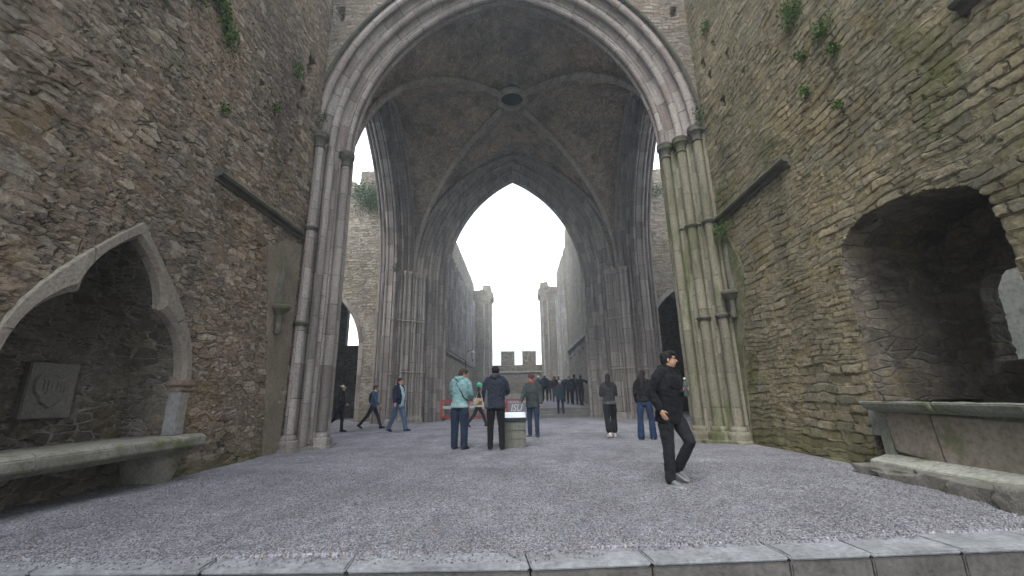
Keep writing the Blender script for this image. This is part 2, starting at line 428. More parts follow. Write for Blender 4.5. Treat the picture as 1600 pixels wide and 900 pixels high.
def sweep_arch(name, prof, a, zs, h, mat, parent, z0=0, n=30, nj=14, mapf=None, cx=0, jit=.0):
    """continuous moulding: jambs + arch. prof = full list of (u, v); mapf(x, v, z)->xyz"""
    c = max(0, (h*h-a*a)/(2*a)); R = a+c; V = []; UV = []; F = []
    rows = []
    js = list(np.linspace(z0, zs, nj+1))[:-1]
    cum = [0]
    for p, q in zip(prof[:-1], prof[1:]): cum.append(cum[-1]+math.hypot(p[0]-q[0], p[1]-q[1]))
    Larc = R*math.acos(c/R)
    for side in (-1, 1):
        base = len(V); cnt = 0
        for z in js:
            for k, (u, v) in enumerate(prof): V.append((cx+side*(a+u), v, z)); UV.append((z+side*50, cum[k]))
            cnt += 1
        for i in range(n+1):
            for k, (u, v) in enumerate(prof):
                r = R+u; ph = math.acos(min(1, c/r))*i/n
                x = -c+r*math.cos(ph); V.append((cx+side*x, v, zs+r*math.sin(ph))); UV.append((zs+Larc*i/n+side*50, cum[k]))
            cnt += 1
        m_ = len(prof)
        for i in range(cnt-1):
            for k in range(m_-1):
                q = (base+i*m_+k, base+i*m_+k+1, base+(i+1)*m_+k+1, base+(i+1)*m_+k)
                F.append(q if side > 0 else q[::-1])
    V = [mapf(*p) for p in V]
    me = mesh_np(name, V, F, UV); return link(name, me, mat, parent, smooth=False)

def ring_prof(r, h=.09, o=.05):   # annulet
    return [(r, 0), (r+o, .015), (r+o*1.15, h*.5), (r+o, h-.015), (r, h)]
def base_prof(r):
    return [(r*2.15, 0), (r*2.15, .10), (r*1.95, .12), (r*1.95, .20), (r*2.0, .24), (r*1.85, .29), (r*1.45, .31), (r*1.5, .35), (r*1.3, .40), (r, .42)]
def cap_prof(r):
    return [(r, 0), (r*1.25, .02), (r*1.25, .06), (r*1.05, .08), (r*1.15, .16), (r*1.6, .26), (r*1.9, .29), (r*1.95, .35), (r*1.75, .37), (r*1.9, .40), (r*1.9, .45), (r*1.6, .47)]

# ------------------------------------------------------------------ materials
M = {}
M['left'] = rubble('rubble_brown', [(.105, .078, .058), (.175, .136, .102), (.24, .19, .145), (.13, .11, .098), (.34, .29, .24), (.165, .13, .094)], (.21, .175, .138), scale=(3.2, 3.2, 8.5), depth=.038, moss=.10, low=.35, big=.5, joint=.6, stain=.8)
M['right'] = rubble('rubble_olive', [(.15, .132, .083), (.205, .180, .113), (.25, .22, .142), (.17, .157, .115), (.31, .275, .192), (.20, .172, .107)], (.17, .145, .085), course=(.40, .15), depth=.034, moss=.3, low=.7, big=.56, stain=.85, joint=.65, mlo=.3)
M['tower'] = rubble('rubble_tower', [(.19, .16, .135), (.25, .22, .19), (.31, .275, .235)], (.21, .19, .155), course=(.34, .13), depth=.035, moss=.25, big=.5)
M['transept'] = rubble('rubble_transept', [(.22, .195, .15), (.31, .28, .235), (.42, .39, .35), (.25, .225, .19)], (.20, .17, .11), course=(.36, .15), depth=.05, moss=.35, big=.5, low=.8)
M['vault'] = rubble('rubble_vault', [(.34, .27, .215), (.42, .345, .275), (.52, .45, .37), (.36, .31, .255)], (.44, .38, .31), scale=(3.2, 3.2, 3.4), depth=.05, moss=.36, big=.4, stain=.9, joint=.6, midl=2.9)
M['nave'] = rubble('rubble_nave', [(.20, .18, .15), (.26, .24, .20), (.31, .285, .25)], (.20, .18, .15), course=(.45, .17), depth=.04, moss=.1, big=.5)
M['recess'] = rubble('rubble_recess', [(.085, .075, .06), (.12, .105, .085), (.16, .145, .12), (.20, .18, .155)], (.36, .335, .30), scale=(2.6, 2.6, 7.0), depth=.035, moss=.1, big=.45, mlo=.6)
M['recess_shade'] = rubble('rubble_recess_shade', [(.055, .048, .04), (.085, .073, .06), (.12, .105, .085), (.07, .062, .052)], (.10, .09, .075), scale=(2.4, 2.4, 6.0), depth=.035, moss=.05, big=.6, bright=1.35)  # shade of the deep right recess put into a darker stone colour
M['ash'] = ashlar('ashlar_grey', (.19, .165, .155), (.34, .31, .295), (.10, .09, .08), bw=.62, rh=.5, moss=0, streak=.7)
M['ashr'] = ashlar('ashlar_mossy', (.15, .138, .105), (.25, .232, .18), (.10, .095, .06), bw=.62, rh=.5, moss=.4, streak=.7, mossc=(.07, .09, .025))
M['ashz'] = ashlar('shaft_grey', (.19, .165, .155), (.34, .31, .295), (.10, .09, .08), bw=.8, rh=.6, uv='z', streak=.6)
M['ashrz'] = ashlar('shaft_mossy', (.15, .138, .105), (.25, .232, .18), (.10, .095, .06), bw=.8, rh=.6, uv='z', moss=.42, mossc=(.07, .09, .025), streak=.6)
M['westz'] = ashlar('shaft_dark', (.24, .215, .20), (.38, .35, .325), (.08, .07, .065), bw=.7, rh=.6, uv='z', streak=.5)
M['arch'] = ashlar('voussoirs', (.23, .192, .182), (.37, .34, .322), (.10, .09, .08), bw=.62, rh=.42, streak=.5, moss=0, mort=.014)
M['west'] = ashlar('ashlar_dark', (.24, .215, .20), (.40, .365, .34), (.08, .07, .065), bw=.55, rh=.5, streak=.8)
M['rib'] = ashlar('rib_stone', (.34, .30, .27), (.44, .40, .365), (.12, .11, .10), bw=.5, rh=.6, uv='z', streak=.5)
M['trim'] = stone('dark_trim', (.05, .05, .04), (.11, .105, .09), 3, moss=.3)
M['cap'] = stone('capital_stone', (.07, .07, .06), (.16, .15, .13), 5, moss=.35)
M['niche'] = ashlar('niche_band', (.20, .175, .15), (.29, .265, .235), (.10, .09, .08), bw=.85, rh=2, streak=.3, pits=.2)
M['slab'] = stone('bench_slab', (.14, .14, .11), (.30, .28, .25), 3, moss=.35, spots=.6)
M['sill'] = stone('sill_stone', (.13, .14, .115), (.25, .25, .22), 3, moss=.4)
M['pale'] = stone('pale_ledge', (.24, .25, .21), (.36, .36, .33), 2, moss=.3, spots=.1)
M['red'] = stone('reddish_slab', (.18, .17, .135), (.27, .225, .19), 1.6, moss=.3, spots=.15)
M['rock'] = stone('rough_rock', (.10, .10, .085), (.24, .225, .20), 4, moss=.35, bump=.9)
M['plaque'] = stone('plaque_stone', (.13, .125, .115), (.19, .18, .165), 3, spots=.05, bump=.3)
M['rust'] = stone('reddish_corbel', (.16, .11, .08), (.25, .20, .16), 6)
M['splay'] = stone('splay_stone', (.17, .165, .17), (.25, .245, .245), 2, spots=.05, bump=.3)
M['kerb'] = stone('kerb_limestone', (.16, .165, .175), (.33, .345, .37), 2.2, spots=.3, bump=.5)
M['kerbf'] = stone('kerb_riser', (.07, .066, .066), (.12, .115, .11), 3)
M['step'] = stone('step_stone', (.18, .18, .17), (.30, .30, .28), 2)
M['smooth'] = stone('smooth_render', (.15, .125, .095), (.24, .205, .16), 1.6, moss=.15, bump=.5)
M['smoothr'] = stone('mossy_render', (.15, .14, .095), (.21, .195, .14), 1.6, moss=.6, mossc=(.075, .10, .028))
M['plinth'] = ashlar('plinth_block', (.10, .105, .09), (.17, .17, .145), (.05, .05, .045), bw=2, rh=.22, uv=False)

def gravel_mat():
    m, nt, b = newmat('gravel', .8)
    co = N(nt, 'TexCoord').outputs['Object']
    def lay(s, off):
        v = mapped(nt, co, (s, s, s*.3), off)
        f = N(nt, 'TexVoronoi', feature='F1', Scale=1.0, voronoi_dimensions='2D'); L(nt, v, f.inputs['Vector'])
        sp = N(nt, 'SeparateColor'); L(nt, f.outputs['Color'], sp.inputs[0]); return f.outputs['Distance'], sp.outputs[0], sp.outputs[1]
    d1, a1, b1 = lay(52, (0, 0, 0)); d2, a2, b2 = lay(95, (3, 5, 0))
    pal = [(.0, (.07, .07, .08)), (.22, (.17, .172, .19)), (.5, (.265, .268, .30)), (.75, (.34, .342, .375)), (.95, (.50, .50, .53))]
    c = mixc(nt, .35, ramp(nt, a1, pal), ramp(nt, a2, pal))
    patch = noise(nt, co, .8, 5, .6); p2 = noise(nt, co, 4, 5, .6)
    c = mixc(nt, 1.0, c, ramp(nt, patch, [(.32, (.74, .735, .75)), (.5, (.98, .98, .98)), (.68, (1.16, 1.16, 1.17))]), 'MULTIPLY')
    c = mixc(nt, 1.0, c, ramp(nt, p2, [(.3, (.82, .82, .82)), (.7, (1.15, 1.15, 1.15))]), 'MULTIPLY')
    c = mixc(nt, mrange(nt, b1, .9, .92), c, (.24, .19, .16)); c = mixc(nt, 1.0, c, (1.02, 1.015, 1.05), 'MULTIPLY')
    tr = noise(nt, mapped(nt, co, (1, .35, 1), (2, 6, 0)), 1.1, 5, .6); c = mixc(nt, 1.0, c, ramp(nt, tr, [(.38, (.80, .79, .79)), (.52, (1, 1, 1))]), 'MULTIPLY')
    L(nt, c, b.inputs['Base Color'])
    h = math_(nt, 'SUBTRACT', math_(nt, 'MULTIPLY', a1, .4), d1); h = math_(nt, 'SUBTRACT', h, math_(nt, 'MULTIPLY', d2, .5))
    bp = N(nt, 'Bump', Strength=1.0, Distance=.014); L(nt, h, bp.inputs['Height']); L(nt, bp.outputs[0], b.inputs['Normal'])
    return m
M['gravel'] = gravel_mat()
def pebble_mat():
    m, nt, b = newmat('pebble', .75)
    n = N(nt, 'NewGeometry').outputs['Random Per Island']
    c = ramp(nt, n, [(.0, (.07, .07, .08)), (.3, (.15, .152, .175)), (.6, (.26, .262, .285)), (.8, (.33, .33, .355)), (.9, (.22, .19, .17)), (.97, (.42, .42, .45))])
    L(nt, c, b.inputs['Base Color']); return m
M['pebble'] = pebble_mat()
def grass_mat():
    return stone('grass_ground', (.05, .07, .02), (.09, .11, .035), 1, moss=.4)

# ------------------------------------------------------------------ ground, gravel, kerb, steps
def sheet(name, x0, x1, y0, y1, z, mat, nx=2, ny=2, und=0):
    X = np.linspace(x0, x1, nx); Y = np.linspace(y0, y1, ny); G = np.stack(np.meshgrid(X, Y, indexing='ij'), -1).reshape(-1, 2)
    Z = np.full(len(G), z)
    if und: Z = Z+np.array([mnoise.noise(Vector((g[0]*.7, g[1]*.7, 0)))*und + mnoise.noise(Vector((g[0]*3, g[1]*3, 5)))*und*.3 for g in G])
    idx = np.arange(nx*ny).reshape(nx, ny)
    F = np.stack([idx[:-1, :-1], idx[1:, :-1], idx[1:, 1:], idx[:-1, 1:]], -1).reshape(-1, 4)
    return tag(link(name, mesh_np(name, np.column_stack([G, Z]), F), mat, None, True), kind='structure')
sheet('ground', -600, 600, -600, 600, -.55, grass_mat())
XL, XR = -5.45, 5.25          # the two chancel wall faces
def kerb_y(x): return 3.315+.062*max(0, x)-.012*min(0, x+1.5)
def grav_y(x): return kerb_y(x)+(.27+.02*x if x > 0 else .27+.02*x)
# gravel floor, its front border follows the kerb
nx, ny = 150, 150
X = np.linspace(-15, 15, nx); T = np.linspace(0, 1, ny)**1.6
G = []
for x in X:
    y0 = grav_y(x)+.03*mnoise.noise(Vector((x*1.7, 0, 3)))+.02*mnoise.noise(Vector((x*6, 0, 3)))
    for t in T:
        y = y0+(27.6-y0)*t
        z = .012+mnoise.noise(Vector((x*.9, y*.9, 0)))*.02+mnoise.noise(Vector((x*4, y*4, 5)))*.008
        if t == 0: z = -.02
        G.append((x, y, z))
idx = np.arange(nx*ny).reshape(nx, ny); F = np.stack([idx[:-1, :-1], idx[1:, :-1], idx[1:, 1:], idx[:-1, 1:]], -1).reshape(-1, 4)
tag(link('gravel_floor', mesh_np('gravel_floor', G, F), M['gravel'], None, True), kind='structure')
gravel_G = np.array(G).reshape(nx, ny, 3)
# kerb: a row of dressed slabs
kerb = thing('kerb', None, None, (0, 3.4, 0)); kerb['kind'] = 'structure'
js = [-5.6, -4.5, -3.55, -2.3, -1.25, .05, .92, 1.93, 2.55, 3.25, 4.05, 5.4]
for a, b in zip(js[:-1], js[1:]):
    mb = MB(); ya, yb = kerb_y(a), kerb_y(b); g = .006; sh = .05
    V = []
    dz = random.uniform(-.006, .006)
    for z in (-.035, dz):
        V += [(a+g, ya-3.4, z), (b-g, yb-3.4, z), (b-g-sh, yb-3.4+.42, z), (a+g-sh, ya-3.4+.42, z)]
    mb.add(V, [(3, 2, 1, 0), (4, 5, 6, 7), (0, 1, 5, 4), (1, 2, 6, 5), (2, 3, 7, 6), (3, 0, 4, 7)])
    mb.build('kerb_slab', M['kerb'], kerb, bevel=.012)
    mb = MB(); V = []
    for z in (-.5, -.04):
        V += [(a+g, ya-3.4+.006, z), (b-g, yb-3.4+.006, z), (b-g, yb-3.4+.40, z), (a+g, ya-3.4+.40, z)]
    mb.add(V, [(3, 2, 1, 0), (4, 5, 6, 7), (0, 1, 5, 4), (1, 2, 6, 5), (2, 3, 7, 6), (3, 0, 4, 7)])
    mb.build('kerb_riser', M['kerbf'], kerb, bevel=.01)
sheet('lower_floor', -5.8, 5.6, -8, 3.55, -.42, M['step'])

# loose stones: real pebbles near the camera and spilled on the kerb
ico_bm = bmesh.new(); bmesh.ops.create_icosphere(ico_bm, subdivisions=1, radius=1); IV = np.array([v.co[:] for v in ico_bm.verts]); IF = np.array([[v.index for v in f.verts] for f in ico_bm.faces]); ico_bm.free()
def pebbles(name, pts, sizes, mat):
    n = len(pts); V = np.empty((n, len(IV), 3)); th = rng.uniform(0, 6.28, n); c, s = np.cos(th), np.sin(th)
    for i in range(len(IV)):
        q = IV[i][None, :]*rng.uniform(.7, 1.2, (n, 3))*sizes[:, None]*np.array([1, .75, .55])
        tl = rng.uniform(-.5, .5, n); z = q[:, 2]
        V[:, i, 0] = q[:, 0]*c-q[:, 1]*s; V[:, i, 1] = q[:, 0]*s+q[:, 1]*c; V[:, i, 2] = z
    V += pts[:, None, :]
    F = (IF[None]+(np.arange(n)*len(IV))[:, None, None]).reshape(-1, 3)
    return link(name, mesh_np(name, V.reshape(-1, 3), F), mat)
n = 55000
px = rng.uniform(-5.1, 5.1, n); gy = np.array([grav_y(x) for x in px]); py = gy+.015+rng.power(1.0, n)**1.5*3.8
z = np.array([.014+mnoise.noise(Vector((x*.9, y*.9, 0)))*.02+mnoise.noise(Vector((x*4, y*4, 5)))*.008 for x, y in zip(px, py)])
pts = np.column_stack([px, py, z+.001])
n2 = 2600
qx = rng.uniform(-5.1, 3.2, n2); bias = np.where(qx < .6, .62, .3)+.2*np.array([mnoise.noise(Vector((x*1.3, 7, 0))) for x in qx])
ky = np.array([kerb_y(x) for x in qx]); ry = np.array([grav_y(x) for x in qx]); qy = ry+.02-rng.random(n2)**2.2*np.clip(bias, .1, 1)*.36
pts2 = np.column_stack([qx, np.maximum(qy, ky+.02), np.full(n2, .008)])
allp = np.vstack([pts, pts2]); sz = rng.uniform(.005, .0105, len(allp))
tag(pebbles('gravel_stones', allp, sz, M['pebble']), 'loose grey gravel stones covering the floor and spilling onto the kerb', 'gravel', kind='stuff')

# steps up to the nave and its floor
st = thing('steps', None, None, (0, 22.5, 0)); st['kind'] = 'structure'
for k in range(3):
    MB().box(-4.35, 4.0, k*.42, k*.42+.62, -.1 if k == 0 else .16*k-.06, .16*(k+1)).build('step', M['step'], st, bevel=.015)
nf = sheet('nave_floor', -4.6, 4.3, 23.75, 42.5, .0, M['gravel'], 30, 80, .01)
for v in nf.data.vertices: v.co.z += .484+.24*min(1, max(0, (v.co.y-23.9)/4))

# ------------------------------------------------------------------ chancel side walls
def xs_left(s, z, d): return np.column_stack([XL-d, s, z])
def xs_right(s, z, d): return np.column_stack([XR+d, s, z])
def bez(p0, p1, p2, n=8): return [tuple((1-t)**2*np.array(p0)+2*(1-t)*t*np.array(p1)+t*t*np.array(p2)) for t in np.linspace(0, 1, n+1)]
NC = 5.53                       # niche centre
def niche_half(w=0.0):          # right half of the cusped outline from foot up to apex, offset outward w
    foot = (1.23+w, .75); f2 = (1.23+w, 1.45)
    cusp = (.60+w*.9, 2.52+w*.15); apex = (0, 3.45+w*1.35)
    if w > 0: cusp = (.60+w*1.15, 2.60)
    lobe = bez(f2, (1.24+w, 2.26+w*.2), cusp, 12)
    top = bez(cusp, (.60+w*1.2, 3.02+w*.3), apex, 12)
    return [foot]+lobe+top[1:]
def niche_poly(w=0.0):
    r = niche_half(w); return [(NC+x, z) for x, z in r]+[(NC-x, z) for x, z in r[::-1][1:]]
SL = steps(-6, 2.0, .3)[:-1]+steps(2.0, 10.2, .032); ZL = steps(-.5, 9, .032)+steps(9, 17, .06)[1:]
wl = thing('chancel_wall', 'tall brown rubble wall on the left with a cusped tomb niche', 'wall', (XL, 3, 0))
def par(o, root):                # keep world placement when parented to an unrotated empty
    o.parent = root; o.matrix_parent_inverse = root.matrix_world.inverted() if False else Matrix.Translation(-Vector(root.location)); return o
under_l = [(2.5, -.6), (6.72, -.6), (6.72, .47), (2.5, .47)]
np0 = [(s, z) for s, z in niche_poly(.05)]; np0 = [(s, z if z > .76 else .40) for s, z in np0]
hole_l = [(NC-1.27, .46)] + [(s, z) for s, z in niche_poly(.06)[1:-1]][::-1] + [(NC+1.27, .46)]
oh0 = [(1.36, .40)]+bez((1.36, 1.45), (1.34, 2.12), (.80, 2.74), 12)+bez((.80, 2.74), (.42, 3.22), (0, 3.60), 12)[1:]
hole_l = [(NC+x, z) for x, z in oh0]+[(NC-x, z) for x, z in oh0[::-1][1:]]
pits_l = [(7.55, 7.85, .13, .16, .35), (9.0, 8.35, .13, .18, .35), (8.9, 7.0, .12, .15, .3), (7.9, 6.4, .1, .1, .2), (9.35, 9.9, .3, .7, .45), (9.1, 8.9, .2, .3, .3), (5.0, 8.6, .1, .12, .2)]
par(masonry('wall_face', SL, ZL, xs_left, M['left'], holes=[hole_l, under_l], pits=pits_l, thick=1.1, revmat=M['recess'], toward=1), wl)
par(MB().box(XL-1.9, XL-1.12, -6, 10.2, -.5, 17).build('wall_core', M['left']), wl)

wr = thing('chancel_wall', 'tall olive mossy rubble wall on the right with a deep square recess', 'wall', (XR, 3, 0))
rec = [(6.42, .90), (6.42, 2.2), (6.48, 3.15), (6.42, 3.38), (6.22, 3.58), (5.9, 3.70), (5.4, 3.70), (4.9, 3.60), (4.45, 3.42), (4.3, 3.22), (4.24, 2.6), (4.22, .90)]
under_r = [(6.62, -.6), (6.62, .99), (2.5, .99), (2.5, -.6)]
SR = steps(-6, 2.0, .3)[:-1]+steps(2.0, 10.2, .032)
pits_r = [(9.0, 9.9, .15, .35, .35), (9.4, 9.3, .16, .2, .35), (8.5, 9.1, .14, .26, .35), (9.0, 8.2, .18, .3, .35), (9.6, 9.9, .2, .3, .3), (9.6, 7.4, .12, .12, .25), (8.0, 8.2, .1, .12, .2)]
par(masonry('wall_face', SR, ZL, xs_right, M['right'], holes=[rec, under_r], pits=pits_r, thick=1.6, revmat=M['recess_shade'], toward=-1), wr)
par(MB().box(XR+2.4, XR+3.0, -6, 5.0, -.5, 17).box(XR+2.4, XR+3.0, 8.6, 10.2, -.5, 17).box(XR+2.4, XR+3.0, 5.0, 8.6, 4.2, 17).box(XR+2.4, XR+3.0, 5.0, 8.6, -.5, 1.0).build('wall_core', M['right']), wr)
par(MB().box(XR+1.0, XR+2.4, -6, 3.6, 3.9, 17).box(XR+1.0, XR+2.4, 7, 10.2, -.5, 17).build('wall_core', M['right']), wr)

# string courses (parts of the walls)
def string_course(x, s, y0, y1, z, parent):
    pr = [(x-s*.10, z+.10), (x+s*.10, z+.07), (x+s*.15, z), (x+s*.13, z-.05), (x+s*.05, z-.07), (x+s*.04, z-.14), (x-s*.1, z-.17)]
    n = 14; mb = MB(); V = []; F = []
    ys = np.linspace(y0, y1, n)
    for y in ys: V += [(a, y, b+random.uniform(-.004, .004)) for a, b in pr]
    k = len(pr)
    for i in range(n-1):
        for j in range(k): F.append((i*k+j, i*k+(j+1) % k, (i+1)*k+(j+1) % k, (i+1)*k+j))
    F += [tuple(range(k)), tuple(range((n-1)*k, n*k))[::-1]]
    mb.add(V, F); return par(mb.build('string_course', M['trim'], None, rough=.006), parent)
string_course(XL, 1, 6.72, 9.72, 5.2, wl)
string_course(XR, -1, 7.15, 10.1, 5.45, wr); string_course(XR, -1, 1.5, 3.98, 5.47, wr)
# smooth dressed strips with corbels near the arch
def corbel_strip(x, s, poly, cy, cz, wall, extra):
    par(MB().prism(poly, 'x', x-s*.3, x+s*.025).build('dressed_strip', M['smooth'] if s > 0 else M['smoothr'], None, sub=3, rough=.012), wall)
    mb = MB(); mb.lathe([(.05, -.55), (.075, -.5), (.06, -.42), (.06, -.12), (.10, -.08), (.17, .0), (.21, .03), (.22, .09), (.18, .12)], (x+s*.1, cy, cz), 18)
    par(mb.build('corbel', M['cap'], None, smooth=True, rough=.006), wall)
    if extra: par(MB().tube([(x+s*.03, cy-.02, cz+.12), (x+s*.05, cy+.02, cz+.8), (x+s*.03, cy+.0, cz+1.3)], [.09, .07, .05], 8).build('broken_shaft', M['cap'], None, smooth=True, rough=.02), wall)
corbel_strip(XL, 1, [(9.3, -.2), (9.85, -.2), (9.85, 4.95), (9.2, 4.85), (8.5, 4.4), (9.0, 2.0)], 9.12, 3.12, wl, True)
corbel_strip(XR, -1, [(10.08, -.2), (10.2, -.2), (10.2, 4.9), (9.7, 4.85), (9.25, 3.9), (9.85, 1.9)], 9.84, 3.4, wr, True)

# ------------------------------------------------------------------ the tomb niche on the left
tn = thing('tomb_niche', 'dark cusped tomb niche with a pointed pale stone surround in the left wall', 'niche', (XL, NC, 0))
inner = niche_poly(0)
oh = [(1.40, .75)]+bez((1.40, 1.45), (1.38, 2.15), (.84, 2.80), 12)+bez((.84, 2.80), (.44, 3.28), (0, 3.70), 12)[1:]
outer_ = [(NC+x, z) for x, z in oh]+[(NC-x, z) for x, z in oh[::-1][1:]]
V = []; F = []; UV = []; n = len(inner)
cumi = [0]
for p, q in zip(inner[:-1], inner[1:]): cumi.append(cumi[-1]+math.hypot(p[0]-q[0], p[1]-q[1]))
x0 = XL+.055
lay = []
for k in range(n):
    (iy, iz), (oy, oz) = inner[k], outer_[k]; ch = .05
    def lp(t): return (iy+(oy-iy)*t, iz+(oz-iz)*t)
    sec = [(x0-.15, *lp(1.0)), (x0-.01, *lp(.98)), (x0, *lp(.93)), (x0, *lp(.30)), (x0-.06, *lp(.02)), (x0-.10, *lp(0)), (x0-.105, *lp(.10)), (x0-.20, *lp(.08)), (x0-.21, *lp(.4)), (x0-.23, *lp(.97))]
    for j, p in enumerate(sec): V.append((p[0]-XL, p[1]-NC, p[2])); UV.append((cumi[k], j*.1))
k_ = 10
for i in range(n-1):
    for j in range(k_-1): F.append((i*k_+j, (i+1)*k_+j, (i+1)*k_+j+1, i*k_+j+1))
link('surround', mesh_np('surround', V, F, UV), M['niche'], tn)
# corbels and splay blocks under the springing
for sgn in (1, -1):
    yy = sgn*1.31
    MB().box(-.18, .10, yy-.12 if sgn > 0 else yy-.12, yy+(.14 if sgn > 0 else .02), 1.40, 1.50, jit=.006).box(-.17, .075, yy-.08, yy+(.11 if sgn > 0 else .01), 1.32, 1.395, jit=.006).build('corbel', M['rust'], tn, bevel=.02, rough=.01)
    a_, b_ = sorted((sgn*1.23, sgn*1.41)); MB().prism([(.05, a_), (.05, b_), (-.16, b_), (-.16, a_)], 'z', .66, 1.318).build('splay_block', M['splay'], tn, bevel=.01)
def xs_nb(s, z, d): return np.column_stack([-.95-d, s-NC, z])
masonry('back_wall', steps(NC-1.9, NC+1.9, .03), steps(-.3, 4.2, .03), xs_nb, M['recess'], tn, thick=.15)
# carved armorial plaque
pq = MB(); pq.box(-.95, -.85, -.17, .45, .98, 1.70)
plq = pq.build('carved_plaque', M['plaque'], tn, bevel=.012, rough=0)
sh = MB(); c0 = (-.03, 1.36)
outl = [(-.20, 1.55), (-.10, 1.58), (0, 1.55), (.10, 1.58), (.18, 1.55), (.21, 1.42), (.18, 1.30), (.13, 1.27), (.10, 1.18), (.03, 1.15), (0, 1.10), (-.05, 1.15), (-.13, 1.19), (-.15, 1.27), (-.21, 1.31), (-.23, 1.44)]
sh.prism([(y+.13, z) for y, z in outl], 'x', -.85, -.822)
sh.build('shield_relief', M['plaque'], plq, bevel=.01)
rl = MB()
for a, b, c, d in ((-.16, -.14, 1.34, 1.47), (-.11, -.09, 1.34, 1.47), (-.06, -.04, 1.33, 1.47), (.0, .02, 1.34, 1.47), (.06, .08, 1.32, 1.45), (-.18, .05, 1.475, 1.495), (.03, .13, 1.40, 1.42), (.1, .12, 1.32, 1.47), (-.15, .05, 1.25, 1.27), (-.12, .02, 1.30, 1.318)):
    rl.box(-.822, -.812, a+.16, b+.16, c, d)
rl.tube([(-.82, .0+.02*i, 1.525-.018*math.sin(i*math.pi/4.0) if i % 4 else 1.525) for i in range(15)], .008, 5)
rl.build('shield_charges', M['plaque'], plq)
# slab bench
def xs_ub(s, z, d): return np.column_stack([-.42-d, s-NC, z])
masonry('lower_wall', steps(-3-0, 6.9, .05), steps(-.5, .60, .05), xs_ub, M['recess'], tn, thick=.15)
sb = thing('tomb_bench', 'long worn stone bench slab projecting under the cusped niche on the left', 'bench', (XL, 5, 0))
for a, b in ((-2.6, -.4), (-.396, 2.05)):
    mb = MB(); e = .0
    mb.prism([(-.78, .64), (.30, .66), (.36, .61), (.36, .50), (.24, .42), (-.78, .42)], 'y', a, b)
    mb.build('slab', M['slab'], sb, bevel=.012, sub=2, rough=.012)
MB().prism([(1.55, -.1), (1.75, -.1), (1.95, .42), (1.35, .42)], 'x', -.4, .12).build('end_support', M['slab'], sb, bevel=.01)

# ------------------------------------------------------------------ the deep recess on the right
rr = thing('wall_recess', 'deep dark square recess with a slit window in the right wall', 'recess', (XR, 5.3, 0))
def xs_rb(s, z, d): return np.column_stack([1.55+d, s-5.3, z])
masonry('back_wall', steps(3.9, 6.8, .03), steps(.6, 4.2, .03), xs_rb, M['recess_shade'], rr, holes=[[(6.10, 1.50), (6.08, 2.55), (5.92, 2.80), (5.5, 2.80), (5.2, 2.7), (5.15, 1.5)]], thick=.3, toward=-1)
MB().prism([(1.62, -.15), (3.0, -.3), (3.0, -.4), (1.62, -.30)], 'z', 1.2, 3.0).build('window_splay', M['pale'], rr)
bt = thing('backdrop', 'pale stone backdrop added outside to brighten the slit window of the right recess', 'backdrop', (13.6, 11, 0))  # added pale mass, so the slit window shows bright
MB().box(-.6, .6, -3.5, 3.5, -.5, 6).build('backdrop_mass', stone('backdrop_pale', (.42, .45, .47), (.58, .60, .60), 1.2, moss=.1), bt, sub=3, rough=.03)
MB().box(-.02, 1.6, -1.35, 1.3, .5, .90).build('recess_floor', M['sill'], rr, sub=2, rough=.01)
ch = thing('stone_chest', 'stone tomb chest with reddish slabs and a mossy ledge below the right recess', 'tomb', (XR, 5, 0))
mb = MB()
for a, b, w in ((-2.6, -.6, .26), (-.595, .35, .23), (.355, 1.40, .27)):
    q = MB(); q.prism([(.5, .90), (-w, .995), (-w-.03, .97), (-w+.01, .90), (-.10, .84), (.5, .84)], 'y', a, b)
    q.build('ledge', M['sill'], ch, bevel=.01, sub=3, rough=.016)
pan = [[(.62, .835), (1.30, .84), (1.22, .32), (.56, .22)], [(-.62, .79), (.60, .82), (.54, .22), (-.50, .22)], [(-1.9, .70), (-.64, .70), (-.60, .50), (-.52, .22), (-1.9, .22)]]
for p in pan:
    q = MB(); q.prism(p, 'x', -.06, .10); q.build('panel', M['red'], ch, bevel=.012, sub=3, rough=.01)
MB().box(.0, .4, -2.6, 1.40, -.1, .86).build('chest_back', M['rock'], ch)
MB().box(-.09, .12, 1.26, 1.40, .05, .86).build('corner_post', M['sill'], ch, bevel=.02, sub=3, rough=.012)
for a, b in ((-2.6, -.75), (-.745, .22), (.225, .55), (.555, 1.38)):
    q = MB(); q.prism([(.1, .27), (-.07, .27), (-.30, .20), (-.32, .185), (-.32, .085), (-.28, .07), (.1, .07)], 'y', a, b)
    q.build('plinth_ledge', M['pale'], ch, bevel=.008, sub=2, rough=.008)
for i, (y, s, l, x) in enumerate([(6.3, .09, .3, -.22), (5.9, .10, .38, -.25), (5.35, .13, .42, -.28), (4.75, .12, .4, -.33), (4.2, .17, .35, -.45)]):
    bm = bmesh.new(); bmesh.ops.create_icosphere(bm, subdivisions=4, radius=1)
    for v in bm.verts:
        nn = mnoise.noise(v.co*1.2+Vector((i*9, 0, 0)))*.35+mnoise.noise(v.co*3+Vector((i*9, 0, 0)))*.15
        c = v.co*(1+nn); v.co = Vector((max(-1, min(1, c.x*1.3))*.22, max(-1, min(1, c.y*1.2))*l, max(-.9, min(.8, c.z*1.3))*s))
    me = bpy.data.meshes.new('rock'); bm.to_mesh(me); bm.free()
    o = link('rock', me, M['rock'], None, True); o.location = (XR+x, y, s*.55)
    tag(o, ['small flat rock at the far end under the stone chest', 'second flat rock under the reddish chest, half buried in gravel', 'long pale flat rock under the middle of the chest ledge', 'dark flat rock below the chest ledge towards the camera', 'nearest squared rock at the right edge beside the kerb'][i], 'rock', 'rocks along the foot of the stone chest')

